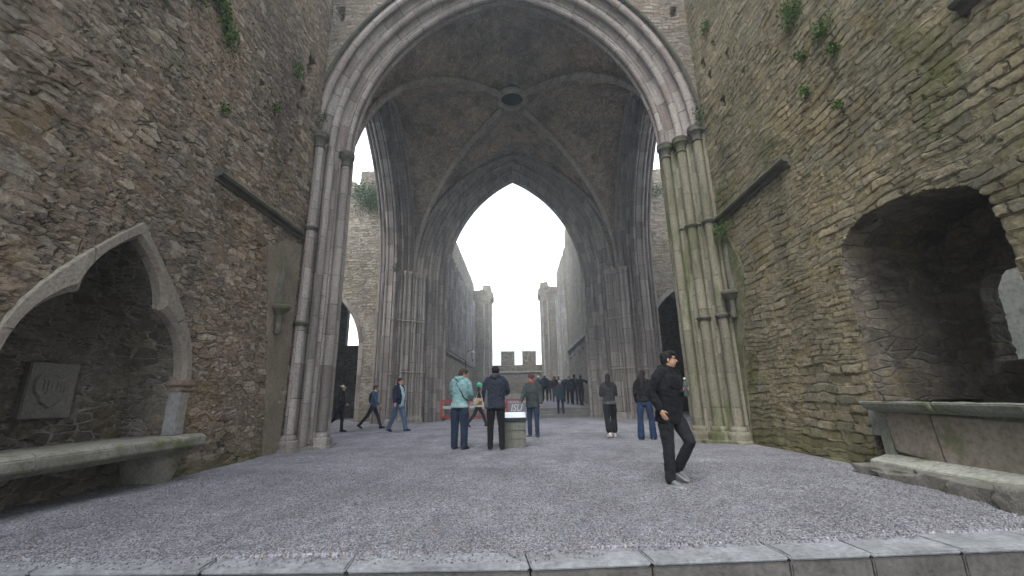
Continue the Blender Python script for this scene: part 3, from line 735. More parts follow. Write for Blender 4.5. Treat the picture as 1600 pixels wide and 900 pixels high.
# ------------------------------------------------------------------ arches
def full_profile(orders, U, V, r):
    h = roll_profile(orders, U, V, r); return h+[(u, -v) for u, v in h[::-1][1:]]
def lathe_parts(root, name, prof, spots, mat, n=18, rough=0):
    for (x, y, z) in spots:
        mb = MB(); mb.lathe(prof, (x, y, z), n); mb.build(name, mat, root, smooth=True, rough=rough)

# near crossing arch
AX, AY, AA, AZ, AH = -.26, 10.9, 4.57, 8.1, 5.68
na = thing('crossing_arch', 'huge pale moulded pointed arch on clustered shafts nearest the camera', 'arch', (AX, AY, 0))
ORD = [(.66, .80), (.33, .50), (0, .20)]
prof = full_profile(ORD, .93, .82, .105)
sweep_arch('arch_moulding', prof, AA, AZ, AH, M['arch'], na, z0=AZ, nj=1, mapf=lambda x, v, z: (x, -v, z), n=44)
def jambs(root, prof, a, zs, matl, matr, name='jamb', dirf=lambda x, v, z: (x, -v, z)):
    cum = [0]
    for p, q in zip(prof[:-1], prof[1:]): cum.append(cum[-1]+math.hypot(p[0]-q[0], p[1]-q[1]))
    for side, mt in ((-1, matl), (1, matr)):
        V = []; UV = []; F = []; zz = np.arange(-.2, zs+.01, .3); zz[-1] = zs; m_ = len(prof)
        for z in zz:
            for k, (u, v) in enumerate(prof):
                q = .006*mnoise.noise(Vector((u*3, z*2.2, side*9+v*4)))
                V.append(dirf(side*(a+u+q), v+q, z)); UV.append((z+side*37, cum[k]))
        for i in range(len(zz)-1):
            for k in range(m_-1):
                q = (i*m_+k, i*m_+k+1, (i+1)*m_+k+1, (i+1)*m_+k); F.append(q if side > 0 else q[::-1])
        link(name, mesh_np(name, V, F, UV), mt, root)
jambs(na, prof, AA, AZ, M['ash'], M['ashr'])
for side in (-1, 1):
    mt = M['ash'] if side < 0 else M['ashr']
    for k, (u, v) in enumerate(ORD):
        cx, cy = side*(AA+u+.075), -(v-.075)
        if side < 0 and k == 0: cx, cy = -5.33-AX, 10.02-AY
        if side < 0 and k == 1: hascap = False
        else: hascap = True
        cz = AZ-.33+(0 if k else .15)
        sh_ = MB().tube([(cx, cy, .05), (cx, cy, cz+.1)], .115, 16).build('shaft', M['ashz'] if side < 0 else M['ashrz'], na, smooth=True)
        MB().tube([(side*(AA+u+.245), -(v-.03), .0), (side*(AA+u+.245), -(v-.03), AZ+.05)], .052, 10).build('slender_shaft', M['ashz'] if side < 0 else M['ashrz'], na, smooth=True)
        if side > 0 and k > 0: MB().lathe(ring_prof(.052, .07, .04), (side*(AA+u+.245), -(v-.03), 5.45), 10).build('annulet', M['cap'], na, smooth=True)
        if hascap: MB().lathe(cap_prof(.115), (cx, cy, cz-.1), 20).build('capital', M['cap'], na, smooth=True, rough=.01)
        if not (side < 0 and k == 1): MB().lathe(base_prof(.125), (cx, cy, -.05), 20).build('base', M['ashz'] if side < 0 else M['ashrz'], na, smooth=True, rough=.006)
        for zz in ((5.45, 2.95) if k != 2 else ()):
            if side < 0 and k == 1: continue
            MB().lathe([(.115, -.06), (.17, -.01), (.18, .03), (.15, .06), (.115, .07)], (cx, cy, zz), 16).build('annulet', M['cap'], na, smooth=True)
    # worn foot course below the jamb
    MB().box(*( (side*(AA-.02), side*(AA+1.3)) if side > 0 else (side*(AA+1.3), side*(AA-.02))), -.62, .62, -.2, .06).build('foot_block', M['ashz'] if side < 0 else M['ashrz'], na, bevel=.02)
# hood mould above the arch
def hood(root, a, zs, h, u, v, r, mat, dirf=lambda x, v, z: (x, -v, z), n=40):
    p = arch_curve(u, a, zs, h, n); pts = [dirf(x, v, z) for x, z in p]
    return MB().tube(pts, r, 6).build('hood_mould', mat, root, smooth=True)
hood(na, AA, AZ, AH, .91, .84, .06, M['trim'])

# masonry round the crossing (near side): faces the chancel and faces the crossing
ct = thing('crossing_tower', 'rubble tower walls rising above the crossing arches', 'tower', (0, 0, 0))
def ywall(y, s): return lambda S_, Z_, d: np.column_stack([S_, y+s*d, Z_])
def xwall(x, s): return lambda S_, Z_, d: np.column_stack([x+s*d, S_, Z_])
masonry('spandrel', steps(-5.9, 5.7, .04), steps(-.3, 17.5, .045), ywall(AY-.78, 1), M['tower'], ct, holes=[arch_poly(.88, AA, AZ, AH, -1, cx=AX)], thick=.5, pits=[(-5.2, 12.6, .25, .5, .35), (4.9, 12.3, .2, .3, .3)])
masonry('spandrel', steps(-5.9, 5.7, .08), steps(-.3, 17.5, .08), ywall(AY+.78, -1), M['tower'], ct, holes=[arch_poly(.88, AA, AZ, AH, -1, cx=AX)], thick=.5, toward=-1)
# west crossing arch
WX, WY, WA, WZ, WH = -.12, 21.7, 3.65, 7.2, 5.9
wa = thing('crossing_arch', 'dark far pointed arch opening onto the roofless nave', 'arch', (WX, WY, 0))
ORDW = [(1.12, 1.0), (.75, .72), (.38, .44), (0, .16)]
profw = full_profile(ORDW, 1.45, 1.05, .085)
sweep_arch('arch_moulding', profw, WA, WZ, WH, M['west'], wa, z0=WZ, nj=1, mapf=lambda x, v, z: (x, -v, z), n=30)
jambs(wa, profw, WA, WZ, M['west'], M['west'])
masonry('spandrel', steps(-6.5, 6.3, .06), steps(-.3, 17, .06), ywall(20.68, 1), M['tower'], ct, holes=[arch_poly(1.40, WA, WZ, WH, -1, cx=WX)], thick=.6)
masonry('spandrel', steps(-7.5, 7.3, .15), steps(-.3, 17, .15), ywall(22.72, -1), M['tower'], ct, holes=[arch_poly(1.40, WA, WZ, WH, -1, cx=WX)], thick=.6, toward=-1)
# transept arches
TY, TA, TZ, TH, TW = 16.0, 3.6, 7.3, 6.3, .85
ORDT = [(.50, .78), (.25, .52), (0, .26)]
proft = full_profile(ORDT, .74, .85, .07)
for side, lab in ((-1, 'tall pointed side arch with thin bright shafts on the left of the crossing'), (1, 'tall pointed side arch with thin bright shafts on the right of the crossing')):
    xc = side*6.15-.05
    t = thing('transept_arch', lab, 'arch', (xc, TY, 0))
    df = (lambda s: (lambda x, v, z: (s*v, x, z)))(side)
    sweep_arch('arch_moulding', proft, TA, TZ, TH, M['ash'], t, z0=TZ, nj=1, mapf=df, n=28)
    jambs(t, proft, TA, TZ, M['ash'], M['ash'], dirf=df)
    for k, (u, v) in enumerate(ORDT):
        cy = TA+u+.05; cx = -side*(v-.05)
        MB().lathe(ring_prof(.06, .08, .06), (cx, cy, TZ-.05), 10).build('capital', M['westz'], t, smooth=True)
        for zz in (4.8, 2.2): MB().lathe(ring_prof(.06, .07, .05), (cx, cy, zz), 10).build('shaft_ring', M['westz'], t, smooth=True)
        MB().lathe([(.14, -.1), (.14, .12), (.1, .2), (.07, .22)], (cx, cy, 0), 10).build('base', M['westz'], t, smooth=True)
    masonry('spandrel', steps(11.3, 21.2, .07), steps(-.3, 17, .07), xwall(xc-side*.80, side), M['tower'], ct, holes=[arch_poly(.70, TA, TZ, TH, -1, cx=TY)], thick=.5, toward=-side*-1 if False else -side)
    masonry('spandrel', steps(10.3, 22.8, .15), steps(-.3, 17, .15), xwall(xc+side*.80, -side), M['tower'], ct, holes=[arch_poly(.70, TA, TZ, TH, -1, cx=TY)], thick=.5, toward=side)
# free shafts on the far piers, stepped in plan between the two arches
fp = []
for side in (-1, 1):
    p = thing('clustered_pier', 'far %s pier of thin clustered grey shafts under the vault' % ('left' if side < 0 else 'right'), 'pier', (side*5.15-.08, 20.55, 0))
    s = -side
    def P2(a, b): return (s*a, b)      # a toward the crossing centre, b along +y
    path = [(-.85, -.42), (-.55, -.42)]
    outl = [(-.45, -.55), (-.1, -.55), (-.1, -.30), (.12, -.30), (.12, -.12), (.30, -.12), (.30, .02), (.52, .02), (.52, .4), (-.45, .4)]
    mb = MB(); mb.prism([P2(*q) for q in outl], 'z', -.1, WZ+.1); mb.build('pier_core', M['westz'], p)
    for k, (a, b, r) in enumerate([(-.32, -.62, .07), (-.10, -.52, .085), (.02, -.36, .06), (.14, -.26, .09), (.26, -.14, .06), (.36, -.05, .09), (.50, .0, .07)]):
        x, y = P2(a, b)
        MB().tube([(x, y, 0), (x, y, WZ)], r, 12).build('shaft', M['westz'], p, smooth=True)
        for zz in (2.3, 4.75): MB().lathe(ring_prof(r, .07, .045), (x, y, zz), 12).build('shaft_ring', M['rib'], p, smooth=True)
        MB().lathe(base_prof(r), (x, y, -.1), 12).build('base', M['westz'], p, smooth=True)
        MB().lathe([(r, 0), (r*1.5, .08), (r*1.9, .16), (r*1.9, .22), (r*1.5, .24)], (x, y, WZ-.14), 12).build('capital', M['rib'], p, smooth=True)

# ------------------------------------------------------------------ rib vault with its bell hole
VX0, VX1, VY0, VY1, VZ, VT = -5.46, 5.36, 11.55, 20.76, 7.5, 14.3
vcx, vcy, vhx, vhy = (VX0+VX1)/2, (VY0+VY1)/2, (VX1-VX0)/2, (VY1-VY0)/2
vt = thing('rib_vault', 'dark rubble rib vault with a round bell hole over the crossing', 'vault', (0, 0, 0))
def za(t, H=VT-VZ, a=5.0):
    c = max(0, (H*H-a*a)/(2*a)); R = a+c; t = np.abs(t)*a; return np.sqrt(np.maximum(0, R*R-(t+c)**2))
nV = 200
U_ = np.linspace(-1, 1, nV); GX, GY = np.meshgrid(U_, U_, indexing='ij')
def vz(gx, gy): return VZ+np.maximum(za(gx)*(1+.24*np.maximum(0, -gy)), za(gy))    # the near cell rises to the higher near arch
Zv = vz(GX, GY)
Vv = np.stack([vcx+GX*vhx, vcy+GY*vhy, Zv], -1).reshape(-1, 3)
idx = np.arange(nV*nV).reshape(nV, nV)
Fv = np.stack([idx[:-1, :-1], idx[:-1, 1:], idx[1:, 1:], idx[1:, :-1]], -1).reshape(-1, 4)
HC = (vcx+.02, vcy); HR = .54
cen = Vv[Fv].mean(1); Fv = Fv[np.hypot(cen[:, 0]-HC[0], cen[:, 1]-HC[1]) > HR+.02]
link('vault_web', mesh_np('vault_web', Vv, Fv), M['vault'], vt, True)
def rib(pts, root, name='rib', r=.13):
    mb = MB(); mb.tube([(x, y, z-.17) for x, y, z in pts], r, 8); mb.tube([(x, y, z-.29) for x, y, z in pts], r*.55, 8); return mb.build(name, M['rib'], root, smooth=True)
for sx in (-1, 1):
    for sy in (-1, 1):
        pts = []
        for t in np.linspace(1.0, .085, 34): pts.append((vcx+sx*t*vhx*.985, vcy+sy*t*vhy*.985, float(vz(np.array(sx*t), np.array(sy*t)))))
        rib(pts, vt)
for y, gy in ((VY0+.1, -1.), (VY1-.1, 1.)): rib([(vcx+t*vhx, y, float(vz(np.array(t), np.array(gy*.98)))) for t in np.linspace(-1, 1, 48)], vt, 'wall_rib', .09)
for x in (VX0+.1, VX1-.1): rib([(x, vcy+t*vhy, VZ+float(za(np.array(t)))) for t in np.linspace(-1, 1, 48)], vt, 'wall_rib', .09)
mb = MB(); zt = VT-.12
ring = [(HC[0]+(HR+.07)*math.cos(a), HC[1]+(HR+.07)*math.sin(a), zt) for a in np.linspace(0, 2*math.pi, 33)]
mb.tube(ring, .13, 8, cap=False); mb.build('bell_hole_ring', M['rib'], vt, smooth=True)
V = []; F = []
for z in (zt-.05, zt+1.6):
    for k in range(32): a = 2*math.pi*k/32; V.append((HC[0]+HR*math.cos(a), HC[1]+HR*math.sin(a), z))
for k in range(32): F.append((k, (k+1) % 32, 32+(k+1) % 32, 32+k))
F.append(tuple(range(32, 64))); MB().add(V, F).build('bell_shaft', plain('hole_shade', (.015, .014, .013), .9), vt)  # near-black colour stands in for the shade inside the hole

# ------------------------------------------------------------------ transept walls
def transept(side):
    S0, S1 = (-15.5, -6.6) if side < 0 else (6.4, 15.3)
    nm = 'left' if side < 0 else 'right'
    dcx, da, dzs, dh = (-9.95, 1.58, 3.6, 3.05) if side < 0 else (8.36, 1.6, 3.4, 2.95)
    t = thing('transept_wall', 'ochre stained rubble %s transept wall with a pointed doorway and ivy on top' % nm, 'wall', (0, 21.75, 0))
    top = [(S0-1, -1), (S0-1, 13.4), ] + ([(-9.3, 13.4), (-9.3, 13.2), (-8.95, 13.2), (-8.95, 14.05), (-6, 14.05), (-6, -1)] if side < 0 else [(16.2, 13.9), (16.2, -1)])
    if side > 0: top = [(5, -1), (5, 13.75), (16.2, 13.6), (16.2, -1)]
    masonry('wall_face', steps(S0, S1, .06), steps(-.3, 14.4, .06), ywall(0, 1), M['transept'], t, holes=[arch_poly(.10, da, dzs, dh, -1, cx=dcx)], outer=top, thick=.9, pits=[(S1-1.2*side*-1 if False else (S0+S1)/2, 10.2, .12, .14, .3)])
    # chamfered doorway surround
    pr = [(.24, .03), (.04, .04), (-.0, .0), (-.03, -.5), (.03, -.9)]
    sweep_arch('doorway_surround', pr, da, dzs, dh, M['ash'], t, z0=-.1, nj=12, mapf=lambda x, v, z: (x, -v, z), cx=dcx, n=16)
    # dim chamber behind the doorway
    r = MB(); x0, x1 = (dcx-3.2, dcx+3.4); y0, y1 = .95, 5.2; H = 8.0
    wx0, wx1, wz0, wz1 = (dcx-1.3, dcx-.25, 4.5, 7.5) if side < 0 else (dcx-2.6, dcx-2.3, 5.6, 6.4)
    for (a, b, c, d) in ((x0, wx0, -.3, H), (wx1, x1, -.3, H), (wx0, wx1, -.3, wz0), (wx0, wx1, wz1, H)): r.box(a, b, y1, y1+.4, c, d)
    r.box(x0-.4, x0, y0, y1+.4, -.3, H); r.box(x1, x1+.4, y0, y1+.4, -.3, H); r.box(x0-.4, x1+.4, y0, y1+.4, H, H+.3)
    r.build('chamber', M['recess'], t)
    # the other transept walls
    o = thing('transept_wall', 'plain rubble end wall closing the %s transept' % nm, 'wall', (0, 0, 0))
    masonry('wall_face', steps(10.3, 21.8, .2), steps(-.3, 12.5, .2), xwall(side*15.4, side), M['transept'], o, thick=.9, toward=-side)
    o2 = thing('transept_wall', 'rubble east wall of the %s transept behind the near pier' % nm, 'wall', (0, 0, 0))
    a, b = sorted((side*6.9, side*15.4))
    masonry('wall_face', steps(a, b, .2), steps(-.3, 12.5, .2), ywall(11.7, -1), M['transept'], o2, thick=.9, toward=-1)
transept(-1); transept(1)

# ------------------------------------------------------------------ nave
def ragged(y0, y1, z, amp, n=40, seed=0):
    return [(y, z+amp*mnoise.noise(Vector((y*.8, seed, 0)))+amp*.5*mnoise.noise(Vector((y*3, seed, 4)))) for y in np.linspace(y0, y1, n)]
def shaft_screen(root, x, s, ys, z0, z1, mat, r=.15, step=1.0):
    """window jambs: a fluted plan of shafts and hollows running up the wall"""
    y = ys[0]; prof = []
    k = 0
    while y < ys[1]:
        prof += [(x, y), (x+s*.03, y+.02)]
        for i in range(7):
            th = math.pi*i/6; prof.append((x+s*(.04+r*math.sin(th)*1.5), y+.04+r-r*math.cos(th)))
        g = step-2*r if k % 3 else step*.6
        prof += [(x-s*.02, y+.06+2*r), (x-s*.02, y+2*r+g*.5)]
        y += 2*r+g; k += 1
    V = []; F = []; UV = []; zz = np.arange(z0, z1+.01, .5); n = len(prof)
    for z in zz:
        for (a, b) in prof: V.append((a, b, z)); UV.append((z, b))
    for i in range(len(zz)-1):
        for j in range(n-1): F.append((i*n+j, i*n+j+1, (i+1)*n+j+1, (i+1)*n+j))
    link('window_shafts', mesh_np('window_shafts', V, F, UV), mat, root)
M['nash'] = ashlar('nave_ashlar', (.20, .19, .18), (.36, .345, .33), (.10, .09, .085), bw=.5, rh=.6, streak=.7)
M['nashz'] = ashlar('nave_ashlar_trim', (.20, .19, .18), (.36, .345, .33), (.10, .09, .085), bw=.5, rh=.6, uv='z', streak=.6)
nl = thing('nave_wall', 'left nave wall with rows of tall window shafts above a rubble base', 'wall', (0, 0, 0))
topL = [(22.0, -1)]+ragged(22, 40.6, 12.1, .25, seed=1)+[(40.6, -1)]
masonry('wall_face', steps(22.6, 41, .07), steps(.3, 13, .07), xwall(-4.34, -1), M['nave'], nl, outer=topL, thick=1.3, toward=1)
shaft_screen(nl, -4.30, 1, (23.6, 39.5), 3.85, 10.2, M['nash'])
MB().box(-4.36, -4.24, 23.5, 39.6, 3.72, 3.86).build('sill_course', M['nashz'], nl, rough=.02, sub=2)
nr = thing('nave_wall', 'right nave wall, plain pale rubble near and shafted windows farther on', 'wall', (0, 0, 0))
topR = [(22.0, -1)]+ragged(22, 32, 14.2, .2, seed=5)+ragged(32.3, 40.6, 13.0, .4, seed=6)+[(40.6, -1)]
masonry('wall_face', steps(22.6, 41, .07), steps(.3, 15, .07), xwall(4.0, 1), M['nave'], nr, outer=topR, thick=1.3, toward=-1, pits=[(y, 3.9, .2, .25, .3) for y in (25.5, 27.5, 29.5, 31.5)]+[(y, 12.6, .35, .4, .3) for y in (28.5, 31, 33.5, 36)])
shaft_screen(nr, 3.97, -1, (33.0, 39.8), 2.2, 10.5, M['nash'])
MB().box(3.82, 4.02, 23.4, 33.0, 4.42, 4.56).build('string_course', M['nashz'], nr)
for y in (25.4, 27.3, 29.2, 31.1): MB().box(3.75, 4.02, y, y+.25, 3.75, 4.0, jit=.03).build('corbel', M['nashz'], nr, bevel=.03)
for side, x0, x1, zt, lab in ((-1, -4.7, -2.62, 11.9, 'broken square turret at the far left end of the nave'), (1, 2.32, 4.4, 12.1, 'broken square turret with a jutting cap at the far right end')):
    t = thing('turret', lab, 'tower', ((x0+x1)/2, 41, 0)); w = (x1-x0)/2
    q = MB(); q.box(-w, w, -.9, 1.3, 0, zt-1.6).build('turret_shaft', M['nave'], t, sub=4, rough=.03)
    q = MB(); s = -side
    q.prism([(s*(w-.05), zt-1.6), (s*(w+.20), zt-1.25), (s*(w+.20), zt-.75), (s*(w+.02), zt-.68), (s*(w-.02), zt-.1), (s*(w-.75), zt), (s*(w-.78), zt-.45), (-s*w, zt-.6), (-s*w, zt-1.62)], 'y', -.9, 1.3)
    q.build('turret_cap', M['nave'], t, sub=3, rough=.05)
    for k, yy in enumerate((-.75, -.3)): MB().tube([(s*(w-.18-.5*k), -.92, .7), (s*(w-.18-.5*k), -.92, zt-1.9)], .1, 8).build('shaft', M['nashz'], t, smooth=True)
bw_ = thing('battlement_wall', 'low dark battlemented wall with two merlons closing the nave', 'wall', (0, 42, 0))
masonry('wall_face', steps(-2.9, 2.7, .07), steps(.3, 4.1, .07), ywall(0, 1), M['recess'], bw_, thick=.9)
MB().box(-2.7, 2.6, -.12, .0, 3.35, 3.5).build('string_course', M['nashz'], bw_)
for x0, x1 in ((-1.72, -.42), (.42, 1.75)): MB().box(x0, x1, 0, .85, 4.11, 5.45, jit=.02).build('merlon', M['recess'], bw_, sub=4, rough=.03)
q = MB()
for x in np.linspace(-2.6, 2.4, 11): q.tube([(x, .7, 4.1), (x, .7, 5.25)], .012, 5)
q.tube([(-2.6, .7, 5.25), (2.4, .7, 5.25)], .014, 5)
q.build('railing', plain('railing_metal', (.4, .42, .45), .5, .6), bw_)
MB().tube([(.45, .5, 5.4), (.45, .5, 5.9)], .02, 5).tube([(1.6, .5, 5.4), (1.6, .5, 5.9)], .02, 5).build('rod', M['trim'], bw_)
lg = thing('stone_ledge', 'low layered stone ledge in front of the battlemented far wall', 'ledge', (0, 39, .72))
for k, (z0, z1, d) in enumerate(((0, .22, 1.2), (.22, .42, .8), (.42, .62, .4))): MB().box(-2.4, 1.0, -d/2, .5, z0, z1-.004).build('ledge_course', M['step'], lg, bevel=.02)

# ------------------------------------------------------------------ people
def ell(c, r, n=14, m_=9, rot=None):
    V = []; F = []
    for i in range(m_+1):
        th = math.pi*i/m_
        for k in range(n):
            a = 2*math.pi*k/n; p = Vector((r[0]*math.sin(th)*math.cos(a), r[1]*math.sin(th)*math.sin(a), r[2]*math.cos(th)))
            if rot: p = rot @ p
            V.append(Vector(c)+p)
    for i in range(m_):
        for k in range(n): F.append((i*n+k, i*n+(k+1) % n, (i+1)*n+(k+1) % n, (i+1)*n+k)[::-1])
    return V, F
def limb(pts, rs, n=14, flat=None, cut=False):
    """closed rounded tube; rs radii or (rx, ry) pairs, rx along side vector flat"""
    pts = [Vector(p) for p in pts]; P_ = []; R_ = []
    rr_ = [(r, r) if not isinstance(r, tuple) else r for r in rs]
    d0 = (pts[0]-pts[1]).normalized(); d1 = (pts[-1]-pts[-2]).normalized(); a = min(rr_[0]); b = min(rr_[-1])
    P_ = ([] if cut else [pts[0]+d0*a*.95, pts[0]+d0*a*.6])+pts+[pts[-1]+d1*b*.6, pts[-1]+d1*b*.95]
    R_ = ([] if cut else [(rr_[0][0]*.3, rr_[0][1]*.3), (rr_[0][0]*.8, rr_[0][1]*.8)])+rr_+[(rr_[-1][0]*.8, rr_[-1][1]*.8), (rr_[-1][0]*.3, rr_[-1][1]*.3)]
    V = []; F = []
    side = Vector(flat) if flat is not None else Vector((1, 0, 0))
    for i, p in enumerate(P_):
        t = (P_[min(i+1, len(P_)-1)]-P_[max(i-1, 0)]).normalized()
        u = (side-t*side.dot(t))
        if u.length < .05: u = Vector((0, 1, 0))-t*t.y
        u.normalize(); v = t.cross(u)
        for k in range(n):
            an = 2*math.pi*k/n; V.append(p+R_[i][0]*math.cos(an)*u+R_[i][1]*math.sin(an)*v)
    for i in range(len(P_)-1):
        for k in range(n): F.append((i*n+k, i*n+(k+1) % n, (i+1)*n+(k+1) % n, (i+1)*n+k))
    F.append(tuple(range(n-1, -1, -1))); F.append(tuple((len(P_)-1)*n+k for k in range(n)))
    return V, F
def fuse(name, pieces, mat, parent, vox=.012, smooth=2, wr=0, wf=9):
    """union of closed pieces as one continuous skin"""
    mb = MB()
    for V, F in pieces: mb.add(V, F)
    me = bpy.data.meshes.new('tmp'); me.from_pydata(mb.V, [], mb.F)
    bm = bmesh.new(); bm.from_mesh(me)
    bmesh.ops.recalc_face_normals(bm, faces=bm.faces); bm.to_mesh(me); bm.free()
    o = bpy.data.objects.new('tmp', me); COL.objects.link(o)
    r = o.modifiers.new('r', 'REMESH'); r.mode = 'VOXEL'; r.voxel_size = vox
    s = o.modifiers.new('s', 'SMOOTH'); s.iterations = smooth; s.factor = .5
    dg = bpy.context.evaluated_depsgraph_get(); me2 = bpy.data.meshes.new_from_object(o.evaluated_get(dg))
    bpy.data.objects.remove(o); bpy.data.meshes.remove(me); me2.name = name
    if wr:
        bm = bmesh.new(); bm.from_mesh(me2); bm.normal_update()
        for v in bm.verts:
            q = Vector((v.co.x*wf, v.co.y*wf, v.co.z*wf*1.5))
            d = 1-abs(mnoise.noise(q))*2.2; d2 = mnoise.noise(q*2.3+Vector((5, 5, 5)))
            v.co += v.normal*(d*.6+d2*.5)*wr
        bm.to_mesh(me2); bm.free()
    me2.materials.clear()
    return link(name, me2, mat, parent, True)

SKIN = {}
def skin(c):
    if c not in SKIN:
        m, nt, b = newmat('skin', .55); b.inputs['Base Color'].default_value = (*c, 1); b.inputs['Subsurface Weight'].default_value = .08
        b.inputs['Subsurface Radius'].default_value = (.02, .008, .004); SKIN[c] = m
    return SKIN[c]
def flexdir(fl, ab=0, side=1):
    return Vector((side*math.sin(ab), math.sin(fl)*math.cos(ab), -math.cos(fl)*math.cos(ab)))
DEF = dict(H=1.75, lean=0, legs=((0, 0), (0, 0)), arms=((5, 8, 10, 0), (5, 8, 10, 0)), head=(0, 0), top=(.05, .05, .06), pants=(.03, .04, .07), shoes=(.03, .03, .03),
           skin=(.45, .28, .2), hair=(.03, .02, .015), hairstyle='short', hem=.50, loose=1.0, wide=1.0, sleeve=1.0, stance=.09, belly=0, vox=.012, hood=False, hat=None, cuff=None, legabd=3, fem=False, crop=0)
def person(x, y, z, rz, label, **kw):
    o = dict(DEF); o.update(kw); H = o['H']; vox = o['vox']; near = vox < .016
    root = thing('person', label, 'person', (x, y, z), rad(rz))
    # skeleton (local: faces +Y)
    up_, lo_ = .245*H, .235*H
    def leg(side, th, kn):
        hip = Vector((side*.055*H*(1.0), 0, 0)); d = flexdir(rad(th), rad(o['legabd']), side); k = hip+d*up_
        d2 = flexdir(rad(th-kn), rad(o['legabd']*.3), side); a = k+d2*lo_; return hip, k, a, rad(th-kn)
    lg_ = [leg(-1, *o['legs'][0][:2]), leg(1, *o['legs'][1][:2])]
    fps = [(o['legs'][i][2] if len(o['legs'][i]) > 2 else 0) for i in (0, 1)]
    ah = .045*H
    lows = []
    for (h, k, a, t), fp in zip(lg_, fps):
        toe = a+Vector((0, .15*math.cos(rad(fp)), .15*math.sin(rad(fp))))-Vector((0, 0, ah*math.cos(rad(fp))))
        heel = a-Vector((0, .05*math.cos(rad(fp)), .05*math.sin(rad(fp))))-Vector((0, 0, ah*math.cos(rad(fp))))
        lows.append(min(toe.z, heel.z))
    pz = -min(lows)+.004
    T = Vector((0, 0, pz)); lg_ = [(h+T, k+T, a+T, t) for h, k, a, t in lg_]
    pel = Vector((0, 0, pz+.02*H)); ln = rad(o['lean']); upv = Vector((0, math.sin(ln), math.cos(ln))); fwd = Vector((0, math.cos(ln), -math.sin(ln)))
    def sp(h, f=0): return pel+upv*h*H+fwd*f*H
    chest = sp(.20); shz = sp(.295, -.004); neck = sp(.318, .0)
    hy, hp = rad(o['head'][0]), rad(o['head'][1])
    hr = Matrix.Rotation(hy, 3, 'Z') @ Matrix.Rotation(-hp, 3, 'X')
    hc = neck+upv*.012*H+hr @ Vector((0, .014*H, .058*H)); s = H/1.75
    def HP(p): return hc+hr @ (Vector(p)*s)
    sw = (.108 if not o['fem'] else .096)*H
    arms = []
    for i, side in enumerate((-1, 1)):
        fl, ab, el, inw = o['arms'][i]
        shd = shz+Vector((side*sw, 0, -.008*H)); d = flexdir(rad(fl)+0, rad(ab), side); e = shd+d*.172*H
        d2 = flexdir(rad(fl+el), rad(ab-inw), side); w = e+d2*.145*H; arms.append((shd, e, w, d2))
    # clothes
    L_ = o['loose']; b = o['belly']
    tp = [sp(o['hem']-.53, 0), sp(.03, .004), sp(.10, .004+b*.2), sp(.18, .004), sp(.25, .0), sp(.295, -.006), sp(.322, -.004)]
    wx = .093 if not o['fem'] else .085
    hx = (.100+.006*(L_-1)*3)*H*L_**.8
    tr = [(hx, .072*H*L_*(1+b*.5)), (.094*H*L_**.8, .066*H*L_*(1+b)), (wx*H*L_*(1+b*.5), .066*H*L_*(1+b*2)), (.102*H*L_, .067*H*L_*(1+b)), (.108*H*(.6+.4*L_), .060*H*L_), (.088*H, .046*H), (.042*H, .038*H)]
    if o.get('shirt'): tr = [(a_, b_*.93) for a_, b_ in tr]
    top = [limb(tp, tr, 20, cut=True)]
    for i, side in enumerate((-1, 1)):
        shd, e, w, d2 = arms[i]; q = o['sleeve']
        we = w if q >= .99 else e+(w-e)*max(.05, (q-.5)*2) if q > .5 else None
        ar = .035*H*(.65+.35*L_)
        if we is None: top.append(limb([shd+Vector((-side*.02*H, 0, 0)), shd+(e-shd)*.75], [ar*1.15, ar*1.1]))
        else: top.append(limb([shd+Vector((-side*.025*H, 0, -.004*H)), shd+(e-shd)*.3, e, e+(we-e)*.5, we-(we-e).normalized()*.01*H], [ar*1.16, ar*1.12, ar*.96, ar*.86, ar*.74]))
    if o['hood']:
        top += [limb([sp(.325, -.035)+Vector((-.05*H, 0, 0)), sp(.30, -.05), sp(.325, -.035)+Vector((.05*H, 0, 0))], [.02*H, .034*H, .02*H], 12), ell(sp(.315, -.032), (.05*H, .028*H, .032*H))]
    else: top.append(limb([sp(.318), sp(.345, .002)], [.038*H, .035*H]))
    jk = fuse('jacket' if o.get('topname') is None else o['topname'], top, cloth(o['top']), root, vox, 2, .011 if near else .008)
    if o.get('shirt'):
        fuse('shirt', [limb([q_+fwd*.022*H for q_ in tp[:5]]+[sp(.30, .012), sp(.335, .008)], [(a_*.52, b_*1.0) for a_, b_ in tr[:5]]+[(.034*H, .036*H), (.030*H, .028*H)], 16)], cloth(o['shirt']), root, vox, 2)
    if o.get('collar'):
        fuse('collar', [limb([sp(.318, .006), sp(.345, .006)], [.042*H, .036*H])], cloth(o['collar']), root, vox, 1)
    if o.get('hemband'): fuse('hem_band', [limb([tp[0]+Vector((0, 0, -.012)), tp[0]+Vector((0, 0, .035))], [(hx*1.015, .0735*H*L_)]*2, 20, cut=True)], cloth(o['hemband']), root, vox, 1)
    wd = o['wide']; pt = [limb([sp(.07), sp(.0), pel+Vector((0, -.005*H, -.03*H))], [(.072*H, .052*H), (.086*H*min(1.06, wd), .061*H), (.082*H, .060*H)], 18)]
    cr = o['crop']
    for i, side in enumerate((-1, 1)):
        h, k, a, t = lg_[i]; ae = a+(k-a)*(cr if cr else -.03)
        fl = o.get('flare', 0)
        pt.append(limb([h+Vector((0, 0, -.0)), h+(k-h)*.4, k+Vector((0, .004, 0)), k+(ae-k)*.5, ae], [.050*H*min(wd, 1.05), .049*H*wd, .037*H*wd, .034*H*wd*(1+fl*.5), .029*H*wd*(1.08+fl)]))
    fuse('trousers', pt, cloth(o['pants']), root, vox, 2, .007 if near else .004)
